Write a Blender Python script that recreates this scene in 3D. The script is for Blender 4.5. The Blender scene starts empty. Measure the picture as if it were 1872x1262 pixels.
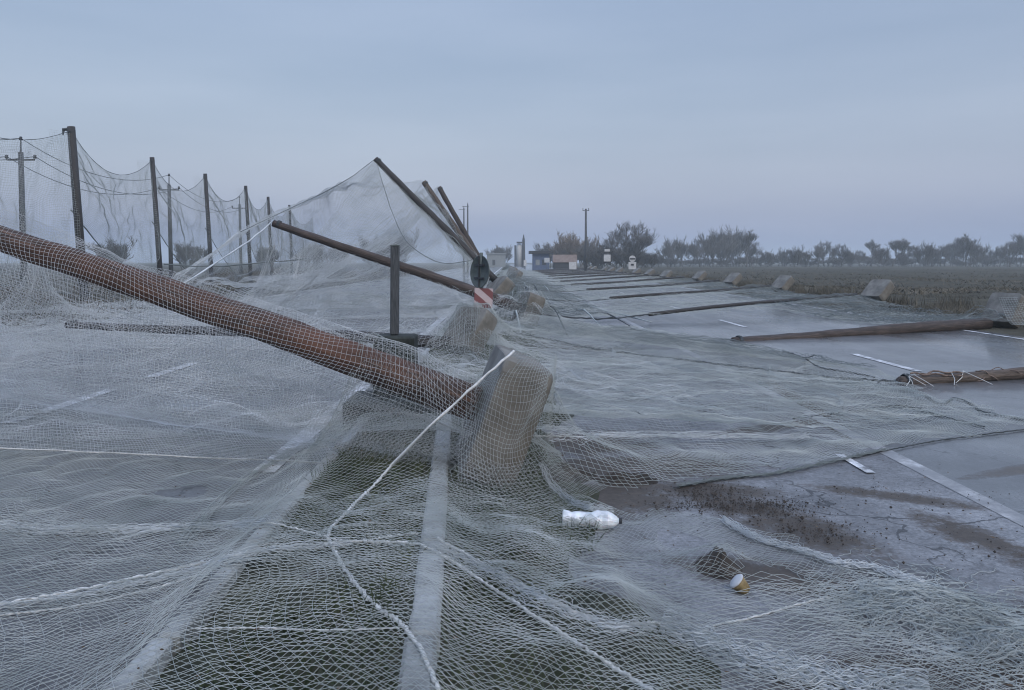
import bpy, math, random
import numpy as np
from mathutils import Vector, Matrix
rnd = random.Random(7)
rng = np.random.default_rng(11)
SC = bpy.context.scene
COL = SC.collection

# ---------------------------------------------------------------- camera
CAM_H = 1.6
F = 1400.0 / 1872.0
cd = bpy.data.cameras.new("camera"); cam = bpy.data.objects.new("camera", cd); COL.objects.link(cam)
cam.location = (0, 0, CAM_H); cam.rotation_euler = (math.radians(90), 0, 0)
cd.sensor_width = 36; cd.lens = 36 * F
cd.shift_x = (936 - 930) / 1872; cd.shift_y = -(631 - 478) / 1872
cd.clip_start = 0.05; cd.clip_end = 6000
SC.camera = cam

# ---------------------------------------------------------------- sky and light
SUN_EL, SUN_AZ = math.radians(42), math.radians(155)
W = bpy.data.worlds.new("World"); SC.world = W; W.use_nodes = True
nt = W.node_tree; nt.nodes.clear()
wo = nt.nodes.new("ShaderNodeOutputWorld")
sky = nt.nodes.new("ShaderNodeTexSky"); sky.sky_type = 'NISHITA'; sky.sun_disc = False
sky.sun_elevation = SUN_EL; sky.sun_rotation = SUN_AZ; sky.air_density = 2; sky.dust_density = 5
bg1 = nt.nodes.new("ShaderNodeBackground"); bg1.inputs[1].default_value = 0.05
nt.links.new(sky.outputs[0], bg1.inputs[0])
# the overcast cloud layer: soft uneven grey blue, by direction in the world
tc = nt.nodes.new("ShaderNodeTexCoord"); mp = nt.nodes.new("ShaderNodeMapping"); mp.inputs[3].default_value = (1, 1, 6)
nz = nt.nodes.new("ShaderNodeTexNoise"); nz.inputs["Scale"].default_value = 1.6; nz.inputs["Detail"].default_value = 6
cr_ = nt.nodes.new("ShaderNodeValToRGB")
cr_.color_ramp.elements[0].position = .3; cr_.color_ramp.elements[0].color = (.205, .272, .440, 1)
cr_.color_ramp.elements[1].position = .7; cr_.color_ramp.elements[1].color = (.283, .346, .512, 1)
bg2 = nt.nodes.new("ShaderNodeBackground"); bg2.inputs[1].default_value = 0.92
ad = nt.nodes.new("ShaderNodeAddShader")
sx = nt.nodes.new("ShaderNodeSeparateXYZ"); mr = nt.nodes.new("ShaderNodeMapRange"); mr.interpolation_type = 'SMOOTHSTEP'
mr.inputs[1].default_value = .30; mr.inputs[2].default_value = .95; mr.inputs[3].default_value = .92; mr.inputs[4].default_value = 2.6   # an overcast sky is brightest overhead
nt.links.new(tc.outputs["Generated"], sx.inputs[0]); nt.links.new(sx.outputs[2], mr.inputs[0]); 
m2 = nt.nodes.new("ShaderNodeMapRange"); m2.inputs[1].default_value = 0; m2.inputs[2].default_value = .26; m2.inputs[3].default_value = 1.17; m2.inputs[4].default_value = 1.0
mu = nt.nodes.new("ShaderNodeMath"); mu.operation = 'MULTIPLY'; nt.links.new(sx.outputs[2], m2.inputs[0])
nt.links.new(mr.outputs[0], mu.inputs[0]); nt.links.new(m2.outputs[0], mu.inputs[1]); nt.links.new(mu.outputs[0], bg2.inputs[1])
nt.links.new(tc.outputs["Generated"], mp.inputs[0]); nt.links.new(mp.outputs[0], nz.inputs[0])
nt.links.new(nz.outputs[0], cr_.inputs[0]); nt.links.new(cr_.outputs[0], bg2.inputs[0])
nt.links.new(bg1.outputs[0], ad.inputs[0]); nt.links.new(bg2.outputs[0], ad.inputs[1])
nt.links.new(ad.outputs[0], wo.inputs[0])
sl = bpy.data.lights.new("sun", 'SUN'); sl.energy = 1.0; sl.angle = math.radians(25); sl.color = (1, .97, .93)
so = bpy.data.objects.new("sun", sl); COL.objects.link(so); so.location = (0, 0, 60)
so.rotation_euler = (-(math.radians(90) - SUN_EL), 0, -SUN_AZ)
SC.view_settings.view_transform = 'Standard'; SC.view_settings.look = 'None'
SC.view_settings.gamma = 1; SC.view_settings.exposure = 0.0
SC.view_settings.use_curve_mapping = False
SC.cycles.max_bounces = 6; SC.cycles.volume_bounces = 1; SC.cycles.use_denoising = True; SC.cycles.filter_width = 1.1

# ---------------------------------------------------------------- helpers
def P(px, py, d):
    """a point in metres seen at a place of the photograph, d metres ahead"""
    return np.array(((px - 930) / 1400 * d, d, CAM_H - (py - 478) / 1400 * d))
def G(px, py):
    d = 2240.0 / (py - 478); return np.array(((px - 930) / 1400 * d, d))

def tag(o, label=None, cat=None, group=None, kind=None):
    if label: o['label'] = label
    if cat: o['category'] = cat
    if group: o['group'] = group
    if kind: o['kind'] = kind
    return o
def empty(name, loc, label, cat, group=None):
    o = bpy.data.objects.new(name, None); COL.objects.link(o); o.location = loc; o.empty_display_size = .2
    return tag(o, label, cat, group)
def link_mesh(name, V, Fs, mat, parent=None, smooth=False, local=False):
    me = bpy.data.meshes.new(name)
    V = np.asarray(V, dtype=np.float64)
    o = bpy.data.objects.new(name, me)
    if parent is not None:
        o.parent = parent
        if not local:
            M = np.array(parent.matrix_basis.inverted())
            V = V @ M[:3, :3].T + M[:3, 3]
    if isinstance(Fs, np.ndarray):
        k = Fs.shape[1]; n = len(Fs)
        me.vertices.add(len(V)); me.vertices.foreach_set("co", V.astype(np.float32).ravel())
        me.loops.add(n * k); me.loops.foreach_set("vertex_index", Fs.astype(np.int32).ravel())
        me.polygons.add(n); me.polygons.foreach_set("loop_start", np.arange(0, n * k, k, dtype=np.int32))
        me.update(calc_edges=True)
    else:
        me.from_pydata([tuple(v) for v in V], [], Fs); me.update()
    if smooth: me.polygons.foreach_set("use_smooth", np.ones(len(me.polygons), dtype=bool))
    me.materials.append(mat); COL.objects.link(o)
    return o

class MB:
    def __init__(s): s.v = []; s.f = []
    def add(s, V, Fs):
        b = len(s.v); s.v += [tuple(map(float, p)) for p in V]; s.f += [[i + b for i in q] for q in Fs]; return s
    def box(s, c, sz, R=None, bev=0.0):
        hx, hy, hz = [a / 2 for a in sz]
        if bev <= 0:
            vs = [(x, y, z) for x in (-hx, hx) for y in (-hy, hy) for z in (-hz, hz)]
            fs = [(0, 1, 3, 2), (4, 6, 7, 5), (0, 4, 5, 1), (2, 3, 7, 6), (0, 2, 6, 4), (1, 5, 7, 3)]
        else:
            b = bev; vs = []; 
            ring = [(-hx + b, -hy), (hx - b, -hy), (hx, -hy + b), (hx, hy - b), (hx - b, hy), (-hx + b, hy), (-hx, hy - b), (-hx, -hy + b)]
            inn = [(x * (1 - b / hx), y * (1 - b / hy)) for x, y in ring]
            lv = [(inn, -hz), (ring, -hz + b), (ring, hz - b), (inn, hz)]
            for rg, z in lv: vs += [(x, y, z) for x, y in rg]
            fs = [tuple(range(7, -1, -1)), tuple(range(24, 32))]
            for k in range(3):
                for i in range(8): fs.append((k * 8 + i, k * 8 + (i + 1) % 8, k * 8 + 8 + (i + 1) % 8, k * 8 + 8 + i))
        out = []
        for p in vs:
            v = Vector(p)
            if R is not None: v = R @ v
            out.append(v + Vector(c))
        return s.add(out, fs)
    def tube(s, pts, rad, n=8, cap=True, wob=0.0):
        pts = [Vector(p) for p in pts]; m = len(pts)
        if not hasattr(rad, '__len__'): rad = [rad] * m
        t0 = (pts[1] - pts[0]).normalized()
        u = t0.cross(Vector((0, 0, 1)))
        if u.length < .05: u = t0.cross(Vector((0, 1, 0)))
        u.normalize(); V = []
        for i in range(m):
            t = (pts[min(i + 1, m - 1)] - pts[max(i - 1, 0)]).normalized()
            u = (u - t * u.dot(t)).normalized(); w = t.cross(u)
            for k in range(n):
                a = 2 * math.pi * k / n
                r = rad[i] * (1 + (rnd.uniform(-wob, wob) if wob else 0))
                V.append(pts[i] + (u * math.cos(a) + w * math.sin(a)) * r)
        fs = []
        for i in range(m - 1):
            for k in range(n): fs.append((i * n + k, i * n + (k + 1) % n, (i + 1) * n + (k + 1) % n, (i + 1) * n + k))
        if cap: fs += [tuple(range(n - 1, -1, -1)), tuple(range((m - 1) * n, m * n))]
        return s.add(V, fs)
    def lathe(s, prof, origin, axis, n=28, wob=0.0, sq=0):
        """prof: (distance along axis, radius)"""
        ax = Vector(axis).normalized(); u = ax.cross(Vector((0, 0, 1)))
        if u.length < .05: u = ax.cross(Vector((0, 1, 0)))
        u.normalize(); w = ax.cross(u); V = []
        for a, r in prof:
            for k in range(n):
                t = 2 * math.pi * k / n; q = r * (1 + (rnd.uniform(-wob, wob) if wob else 0))
                if sq: q *= (abs(math.cos(t)) ** sq + abs(math.sin(t)) ** sq) ** (-1 / sq)
                V.append(Vector(origin) + ax * a + (u * math.cos(t) + w * math.sin(t)) * q)
        m = len(prof); fs = []
        for i in range(m - 1):
            for k in range(n): fs.append((i * n + k, i * n + (k + 1) % n, (i + 1) * n + (k + 1) % n, (i + 1) * n + k))
        fs += [tuple(range(n - 1, -1, -1)), tuple(range((m - 1) * n, m * n))]
        return s.add(V, fs)
    def build(s, name, mat, parent=None, smooth=False): return link_mesh(name, s.v, s.f, mat, parent, smooth)

def smooth_noise(seed, n=9, lo=.2, hi=1.0, dim=2):
    r = np.random.default_rng(seed)
    th = r.uniform(0, 2 * np.pi, n); k = np.exp(r.uniform(np.log(lo), np.log(hi), n)) * 2 * np.pi; ph = r.uniform(0, 6.28, n)
    am = (lo / (k / 6.283)) ** .6; am = am / np.sqrt((am ** 2).sum() / 2)
    def f(x, y):
        o = np.zeros_like(x, dtype=float)
        for i in range(n): o += am[i] * np.sin(k[i] * (x * np.cos(th[i]) + y * np.sin(th[i])) + ph[i])
        return o
    return f

# ---------------------------------------------------------------- materials
def new_mat(name):
    m = bpy.data.materials.new(name); m.use_nodes = True; t = m.node_tree; t.nodes.clear()
    o = t.nodes.new("ShaderNodeOutputMaterial"); b = t.nodes.new("ShaderNodeBsdfPrincipled")
    t.links.new(b.outputs[0], o.inputs[0]); return m, t, b
def N(t, kind, **kw):
    n = t.nodes.new(kind)
    for k, v in kw.items():
        if k.startswith('i_'): n.inputs[k[2:].replace('_', ' ')].default_value = v
        else: setattr(n, k, v)
    return n
def ramp(t, fac, stops):
    n = t.nodes.new("ShaderNodeValToRGB"); e = n.color_ramp.elements
    while len(e) < len(stops): e.new(.5)
    for q, (p, c) in zip(e, stops): q.position = p; q.color = (*c, 1) if len(c) == 3 else c
    t.links.new(fac, n.inputs[0]); return n.outputs[0]
def mixc(t, f, a, b, mode='MIX'):
    n = t.nodes.new("ShaderNodeMix"); n.data_type = 'RGBA'; n.blend_type = mode
    for s, v in ((n.inputs[0], f), (n.inputs[6], a), (n.inputs[7], b)):
        if hasattr(v, 'is_linked'): t.links.new(v, s)
        elif isinstance(v, (int, float)): s.default_value = v
        else: s.default_value = (*v, 1)
    return n.outputs[2]
def math_(t, op, a, b=None, clamp=False):
    n = t.nodes.new("ShaderNodeMath"); n.operation = op; n.use_clamp = clamp
    for s, v in ((n.inputs[0], a), (n.inputs[1], b)):
        if v is None: continue
        if hasattr(v, 'is_linked'): t.links.new(v, s)
        else: s.default_value = v
    return n.outputs[0]
def noise(t, scale, detail=4, rough=.55, vec=None, dist=0):
    n = t.nodes.new("ShaderNodeTexNoise"); n.inputs["Scale"].default_value = scale
    n.inputs["Detail"].default_value = detail; n.inputs["Roughness"].default_value = rough; n.inputs["Distortion"].default_value = dist
    if vec is not None: t.links.new(vec, n.inputs[0])
    return n.outputs[0]
def coords(t, sc=(1, 1, 1), world=False):
    if world: src = t.nodes.new("ShaderNodeNewGeometry").outputs["Position"]
    else: src = t.nodes.new("ShaderNodeTexCoord").outputs["Object"]
    m = t.nodes.new("ShaderNodeMapping"); m.inputs[3].default_value = sc
    t.links.new(src, m.inputs[0]); return m.outputs[0]
def bump(t, b, h, dist=.01, st=.6):
    n = t.nodes.new("ShaderNodeBump"); n.inputs["Distance"].default_value = dist; n.inputs["Strength"].default_value = st
    t.links.new(h, n.inputs["Height"]); t.links.new(n.outputs[0], b.inputs["Normal"])
def simple(name, c1, c2, scale=6, rough=.8, sc=(1, 1, 1), bd=.01, world=False, spec=.3, detail=5):
    m, t, b = new_mat(name); v = coords(t, sc, world); n = noise(t, scale, detail, .6, v)
    t.links.new(ramp(t, n, [(.32, c1), (.68, c2)]), b.inputs["Base Color"]); b.inputs["Roughness"].default_value = rough
    b.inputs["Specular IOR Level"].default_value = spec
    if bd: bump(t, b, n, bd)
    return m
M = {}
M['net'] = simple('net_twine', (.24, .28, .28), (.42, .46, .46), 2.0, .6, bd=0, world=True)
M['net_pale'] = simple('net_twine_pale', (.33, .37, .39), (.54, .58, .60), 2.0, .6, bd=0, world=True)
M['net_bright'] = simple('net_twine_bright', (.40, .44, .46), (.62, .66, .69), 2.0, .6, bd=0, world=True)
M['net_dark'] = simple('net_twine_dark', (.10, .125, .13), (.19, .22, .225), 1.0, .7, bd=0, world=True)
M['rope'] = simple('white_rope', (.42, .44, .44), (.66, .68, .68), 60, .7, bd=.003, world=True)
M['rope_dark'] = simple('dark_rope', (.03, .04, .045), (.08, .09, .10), 20, .8, bd=.003, world=True)
M['metal'] = simple('galvanised', (.06, .075, .072), (.11, .13, .125), 9, .55, bd=.0)
M['white_paint'] = simple('white_plate', (.38, .40, .42), (.52, .54, .56), 7, .5, bd=.0)
M['dark'] = simple('dark_trim', (.02, .022, .026), (.045, .05, .06), 9, .6, bd=.0)
M['pink_wall'] = simple('rose_plaster', (.22, .18, .175), (.30, .255, .245), 3, .85, bd=.0)
M['blue_wall'] = simple('blue_panel', (.05, .08, .15), (.09, .12, .20), 3, .7, bd=.0)
M['grey_wall'] = simple('grey_render', (.17, .19, .20), (.24, .26, .27), 3, .85, bd=.0)
M['stake'] = simple('tarred_stake', (.03, .035, .04), (.09, .10, .11), 14, .75, sc=(8, 8, .6), bd=.004)
M['dark_block'] = simple('mossy_concrete', (.010, .014, .013), (.040, .048, .045), 9, .85, bd=.006)
M['utility'] = simple('old_concrete_pole', (.055, .06, .065), (.10, .11, .12), 5, .85, bd=.0, world=True)
M['bark'] = simple('winter_bark', (.055, .054, .053), (.12, .115, .11), .25, .9, bd=.0, world=True)
M['bark_warm'] = simple('winter_bark_warm', (.12, .095, .075), (.20, .165, .13), .25, .9, bd=.0, world=True)
M['grass'] = simple('short_verge_grass', (.020, .036, .018), (.080, .095, .052), 1.7, .9, bd=.0, world=True)
M['drygrass'] = simple('dry_field_grass', (.034, .034, .028), (.165, .15, .115), .35, .9, bd=.0, world=True)
M['clod'] = simple('earth_clod', (.022, .020, .018), (.062, .053, .046), 9, .9, bd=.01, world=True)
M['soil'] = simple('island_soil', (.016, .021, .014), (.055, .058, .038), 3.5, .9, bd=.03, world=True)
M['wire'] = simple('wire', (.05, .055, .06), (.08, .085, .09), 3, .6, bd=.0)

def wood_mat(name, dark, mid, light, rust=None, long_axis_scale=1.2, world=True):
    m, t, b = new_mat(name)
    v = coords(t, (long_axis_scale, 14, 14)); a = noise(t, 2.2, 6, .65, v, .4)
    v2 = coords(t); c = noise(t, 1.3, 5, .6, v2)
    col = ramp(t, a, [(.28, dark), (.5, mid), (.72, light)])
    if rust: col = mixc(t, ramp(t, c, [(.42, (0, 0, 0)), (.62, (1, 1, 1))]), col, mixc(t, a, tuple(x * .35 for x in rust), rust))
    t.links.new(col, b.inputs["Base Color"]); b.inputs["Roughness"].default_value = .72; bump(t, b, mixc(t, .35, a, noise(t, 9, 5, .7, v2)), .03, 1.0); return m
M['wood_red'] = wood_mat('wet_bark_pole', (.009, .005, .005), (.050, .030, .022), (.175, .105, .075), (.15, .064, .034))
M['wood'] = wood_mat('weathered_pole', (.010, .008, .007), (.038, .028, .024), (.095, .07, .058))
M['wood_grey'] = wood_mat('grey_pole', (.020, .017, .015), (.070, .054, .044), (.15, .12, .10))
M['wood_dark'] = wood_mat('dark_pole', (.010, .010, .011), (.028, .027, .028), (.06, .056, .055))

def concrete_mat():
    m, t, b = new_mat('stained_concrete'); v = coords(t)
    a = noise(t, 2.2, 6, .6, v); c = noise(t, 22, 4, .6, v); d = noise(t, 1.1, 3, .5, coords(t, (1, 1, .5)))
    col = ramp(t, a, [(.3, (.075, .076, .070)), (.5, (.175, .174, .160)), (.72, (.30, .298, .28))])
    col = mixc(t, ramp(t, d, [(.48, (0, 0, 0)), (.68, (.75, .75, .75))]), col, (.10, .085, .065))
    col = mixc(t, ramp(t, c, [(.58, (0, 0, 0)), (.7, (.6, .6, .6))]), col, (.12, .11, .09))
    t.links.new(col, b.inputs["Base Color"]); b.inputs["Roughness"].default_value = .85
    h = mixc(t, .5, a, c); bump(t, b, h, .02, .8); return m
M['concrete'] = concrete_mat()

def kerb_mat():
    m, t, b = new_mat('whitewashed_kerb'); v = coords(t, world=True)
    a = noise(t, 3, 6, .65, v); c = noise(t, 30, 3, .6, v)
    col = ramp(t, a, [(.36, (.13, .14, .14)), (.5, (.27, .29, .29)), (.64, (.40, .43, .44))])
    col = mixc(t, ramp(t, c, [(.5, (0, 0, 0)), (.75, (.6, .6, .6))]), col, (.18, .18, .17))
    t.links.new(col, b.inputs["Base Color"]); b.inputs["Roughness"].default_value = .7; bump(t, b, c, .006, .5); return m
M['kerb'] = kerb_mat()

def paint_mat():
    m, t, b = new_mat('worn_road_paint'); v = coords(t, world=True); a = noise(t, 5, 7, .75, v)
    t.links.new(ramp(t, a, [(.40, (.12, .125, .13)), (.50, (.42, .44, .46)), (.62, (.74, .76, .79))]), b.inputs["Base Color"])
    b.inputs["Roughness"].default_value = .4; return m
M['paint'] = paint_mat()
m, t, b = new_mat('faded_road_paint'); v = coords(t, world=True); a = noise(t, 3.2, 8, .8, v)
t.links.new(ramp(t, a, [(.46, (.19, .20, .21)), (.56, (.27, .28, .29)), (.68, (.46, .48, .50))]), b.inputs["Base Color"]); b.inputs["Roughness"].default_value = .45; M['paint_worn'] = m

# wet asphalt with puddled film, worn tracks and trails of dragged earth, plus a darker band under the net at lower right; (cx, cy, half length, half width, turn)
DIRT_AND_DARK = [(1.55, 4.9, .5, .14, -1.1), (1.0, 5.95, .9, .42, .05), (.75, 5.2, .35, .5, 0), (1.9, 2.95, 1.2, .22, .1), (2.9, 3.6, .5, .3, .3), (1.35, 5.35, .55, .2, -.3), (2.6, 5.2, .55, .12, -.45), (1.6, 4.85, .85, .26, -1.1), (2.72, 4.3, .7, .16, -1.3),
        (2.6, 7.4, .9, .14, .5), (.9, 14.5, 1.5, .5, -.6), (.6, 6.7, .6, .5, 0), (3.3, 8.6, 1.8, .13, 1.45), (2.9, 3.2, .8, .22, .2), (1.3, 3.9, .5, .2, -.4), (4.2, 6.0, .8, .09, .4)]
def asphalt(name, dirt=True, tone=1.0, r_lo=.14, r_hi=.42, coat=.40, grit=.45):
    m, t, b = new_mat(name); v = coords(t, world=True)
    big = noise(t, .32, 5, .6, coords(t, (1, .35, 1), True)); fine = noise(t, 34, 5, .85, v); med_ = noise(t, 11, 6, .8, v); mid = noise(t, 2.6, 6, .65, v)
    trk = noise(t, 1.0, 3, .5, coords(t, (.9, .035, 1), True))
    col = ramp(t, fine, [(.38, (.022 * tone, .025 * tone, .028 * tone)), (.62, (.115 * tone, .122 * tone, .130 * tone))])
    col = mixc(t, .4, col, ramp(t, mid, [(.34, (.035 * tone, .037 * tone, .040 * tone)), (.66, (.125 * tone, .130 * tone, .138 * tone))]))
    col = mixc(t, math_(t, 'MULTIPLY', ramp(t, med_, [(.54, (0, 0, 0)), (.66, (1, 1, 1))]), .55 * grit), col, (.03, .028, .028))
    col = mixc(t, ramp(t, noise(t, .8, 6, .7, v), [(.42, (0, 0, 0)), (.62, (.6, .6, .6))]), col, (.04, .04, .042))
    vo = t.nodes.new("ShaderNodeTexVoronoi"); vo.feature = 'DISTANCE_TO_EDGE'; vo.inputs["Scale"].default_value = .75
    wv = t.nodes.new("ShaderNodeVectorMath"); wv.operation = 'ADD'; nv = t.nodes.new("ShaderNodeTexNoise"); nv.inputs["Scale"].default_value = 2.2; nv.inputs["Detail"].default_value = 6
    t.links.new(v, nv.inputs[0]); t.links.new(v, wv.inputs[0]); t.links.new(nv.outputs["Color"], wv.inputs[1]); t.links.new(wv.outputs[0], vo.inputs["Vector"])
    crk = math_(t, 'MULTIPLY', math_(t, 'LESS_THAN', vo.outputs["Distance"], .010), ramp(t, noise(t, .5, 3, .5, v), [(.44, (0, 0, 0)), (.52, (.8, .8, .8))]))
    col = mixc(t, crk, col, (.012, .012, .013))
    rg = math_(t, 'ADD', math_(t, 'MULTIPLY', big, .6), math_(t, 'MULTIPLY', trk, .4))
    rgh = N(t, "ShaderNodeMapRange"); t.links.new(rg, rgh.inputs[0]); rgh.inputs[1].default_value = .40; rgh.inputs[2].default_value = .58
    rgh.inputs[3].default_value = r_lo; rgh.inputs[4].default_value = r_hi
    rough = rgh.outputs[0]; bst = fine
    if dirt:
        sep = t.nodes.new("ShaderNodeSeparateXYZ"); t.links.new(v, sep.inputs[0]); tot = None
        nn = noise(t, 1.7, 6, .7, v); n2 = noise(t, 12, 8, .85, v)
        for cx, cy, a, w, th in DIRT_AND_DARK:
            dx = math_(t, 'SUBTRACT', sep.outputs[0], cx); dy = math_(t, 'SUBTRACT', sep.outputs[1], cy)
            c, s = math.cos(th), math.sin(th)
            p = math_(t, 'DIVIDE', math_(t, 'ADD', math_(t, 'MULTIPLY', dx, c), math_(t, 'MULTIPLY', dy, s)), a)
            q = math_(t, 'DIVIDE', math_(t, 'SUBTRACT', math_(t, 'MULTIPLY', dy, c), math_(t, 'MULTIPLY', dx, s)), w)
            r2 = math_(t, 'ADD', math_(t, 'MULTIPLY', p, p), math_(t, 'MULTIPLY', q, q))
            g = math_(t, 'SUBTRACT', 1.0, math_(t, 'MULTIPLY', r2, .5), True)
            tot = g if tot is None else math_(t, 'MAXIMUM', tot, g)
        k = math_(t, 'ADD', math_(t, 'ADD', tot, math_(t, 'MULTIPLY', math_(t, 'SUBTRACT', nn, .5), 2.0)), math_(t, 'MULTIPLY', math_(t, 'SUBTRACT', n2, .5), 2.2))
        k = math_(t, 'MULTIPLY', k, math_(t, 'MULTIPLY', tot, 3.0, True))
        mask = ramp(t, k, [(.20, (0, 0, 0)), (.85, (.97, .97, .97))])
        dc = ramp(t, n2, [(.35, (.026, .022, .018)), (.65, (.088, .073, .060))])
        col = mixc(t, mask, col, dc); rough = mixc(t, mask, rough, (.85, .85, .85)); bst = mixc(t, mask, fine, n2)
    t.links.new(col, b.inputs["Base Color"]); t.links.new(rough, b.inputs["Roughness"]); b.inputs["Specular IOR Level"].default_value = .5
    b.inputs['Coat Weight'].default_value = coat; b.inputs['Coat Roughness'].default_value = .09
    bump(t, b, bst, .004 + .012 * (grit > .5), .35 + .5 * (grit > .5)); return m
M['asphalt_right'] = asphalt('wet_asphalt', True, 1.35)
M['asphalt_left'] = asphalt('wet_asphalt_far_side', False, 1.35, .14, .42)
M['shoulder'] = asphalt('gritty_shoulder', True, 3.0, .35, .7, .12, 1.0)

def ground_mat():
    m, t, b = new_mat('field_earth'); v = coords(t, world=True)
    a = noise(t, .09, 6, .65, coords(t, (.35, 1.6, 1), True)); c = noise(t, 1.6, 5, .65, v)
    col = ramp(t, a, [(.3, (.030, .030, .027)), (.5, (.070, .066, .054)), (.7, (.12, .11, .085))])
    col = mixc(t, .5, col, ramp(t, c, [(.35, (.02, .024, .018)), (.7, (.10, .095, .07))]))
    t.links.new(col, b.inputs["Base Color"]); b.inputs["Roughness"].default_value = .95; b.inputs["Specular IOR Level"].default_value = .1
    bump(t, b, c, .12, .8); return m
M['ground'] = ground_mat()

# ---------------------------------------------------------------- ground, roads
def sheet(name, x0, x1, y0, y1, z, mat, nx=1, ny=1, fn=None, kind='structure'):
    xs = np.linspace(x0, x1, nx + 1); ys = np.linspace(y0, y1, ny + 1)
    X, Y = np.meshgrid(xs, ys, indexing='ij'); Z = np.full_like(X, z)
    if fn is not None: Z = Z + fn(X, Y)
    V = np.stack([X, Y, Z], -1).reshape(-1, 3)
    I = np.arange((nx + 1) * (ny + 1)).reshape(nx + 1, ny + 1)
    Q = np.stack([I[:-1, :-1], I[1:, :-1], I[1:, 1:], I[:-1, 1:]], -1).reshape(-1, 4)
    o = link_mesh(name, V, Q, mat, smooth=fn is not None)
    if kind: o['kind'] = kind
    return o
sheet('ground', -900, 900, -60, 900, -.09, M['ground'])
ROAD_END = 420
sheet('road_right', .3, 10.9, -6, ROAD_END, 0, M['asphalt_right'])
sheet('road_left', -11.2, -1.36, -6, ROAD_END, 0, M['asphalt_left'])
sheet('road_shoulder', .3, 3.10, -6, ROAD_END, .004, M['shoulder'])
SOILH = smooth_noise(5, 12, .5, 3.0)
def KX(y): return -.315 - .063 * (np.minimum(y, 8.0) - 2.6)
def isl(x, y): return np.clip(.055 + .03 * SOILH(x, y), .0, .16)
mgd = sheet('median_ground', -1.30, -.38, -6, 300, .02, M['soil'], 14, 1600, isl)
for v in mgd.data.vertices:
    kx = float(KX(v.co.y)) - .05; v.co.x = -1.30 + (v.co.x + 1.30) / .92 * (kx + 1.30)
msg = sheet('median_strip_ground', -.60, .60, -6, 300, .012, M['soil'], 12, 1600, lambda x, y: .5 * isl(x, y) * (1 - np.clip((x + .37) / .92, 0, 1)))
en = smooth_noise(8, 12, .3, 4)
for v in msg.data.vertices:
    k = max(0, (v.co.x - .1) / .5)
    if k > 0: v.co.x += k * (.16 * float(en(np.array(0.), np.array(v.co.y))) - .05)
# far right field, gently uneven, and its verge bank
FN = smooth_noise(21, 12, .03, .5)
def field_z(x, y): return np.clip((x - 11.0) / 1.6, 0, 1) * (.10 + .07 * FN(x, y)) + np.clip((y - 14) / 60, 0, 1) * .10 * (.5 + .5 * FN(x * .3, y * .3))
sheet('field', 10.9, 130, 4, 190, -.02, M['ground'], 150, 220, field_z)
sheet('left_verge', -60, -11.2, 2, 190, -.02, M['ground'], 60, 140, lambda x, y: np.clip((-11.2 - x) / 2, 0, 1) * (.08 + .05 * FN(x, y)))

def kerb_run(name, x, y0, y1, w, h, bend=False):
    mb = MB(); y = y0; rr = random.Random(3)
    while y < y1:
        mb.box((x + rr.uniform(-.006, .006), y + .495, h / 2 + rr.uniform(-.004, .004)), (w, .985, h), bev=.014); y += 1.0
    o = mb.build(name, M['kerb']); o['kind'] = 'structure'
    if bend:
        for v in o.data.vertices: v.co.x += float(KX(v.co.y)) - x
    return o
kerb_run('kerb_left', -1.345, -2, 60, .09, .14)
kerb_run('kerb_right', -.445, -2, 60, .125, .15, True)

def strip(mb, x, y0, y1, w, z=.008, jit=0):
    n = max(1, int((y1 - y0) / 2)); ys = np.linspace(y0, y1, n + 1)
    for a, b in zip(ys[:-1], ys[1:]):
        mb.add([(x - w / 2, a, z), (x + w / 2, a, z), (x + w / 2, b, z), (x - w / 2, b, z)], [(0, 1, 2, 3)])
mk = MB(); strip(mk, 3.16, 2, ROAD_END - 5, .14, .007)
mo = mk.build('edge_marking', M['paint_worn']); mo['kind'] = 'structure'
mk = MB()
strip(mk, -1.86, 5.8, ROAD_END - 5, .18, .006)
strip(mk, 10.55, 2, ROAD_END - 5, .13, .006); strip(mk, -10.9, 2, ROAD_END - 5, .13, .006)
y = 3.4
for y in (4.9, 7.55, 8.05, 10.55): strip(mk, -4.95, y, y + (1.5 if y != 7.55 else .35), .17, .006)
for k in range(40): strip(mk, -4.95, 14.5 + 4 * k, 15.9 + 4 * k, .1, .006)
strip(mk, 5.95, 11.1, 13.2, .13, .006)
for k in range(40): strip(mk, 5.75, 18.6 + 6.5 * k, 20.9 + 6.5 * k, .12, .006)
strip(mk, 2.72, 5.75, 6.3, .07, .014)
mo = mk.build('road_markings', M['paint']); mo['kind'] = 'structure'

# ---------------------------------------------------------------- posts with concrete footings
def drum(mb, c, ax, r=.46, t=.36):
    a = t / 2
    prof = [(-a, r * .02), (-a, r * .5), (-a, r * .93), (-a + .02, r * .965), (-a + .06, r * .98), (0, r), (a - .03, r * 1.0), (a - .008, r * .99), (a, r * .97), (a, r * .5), (a, r * .02)]
    mb.lathe(prof, c, ax, 48, .005, 9)

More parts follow.
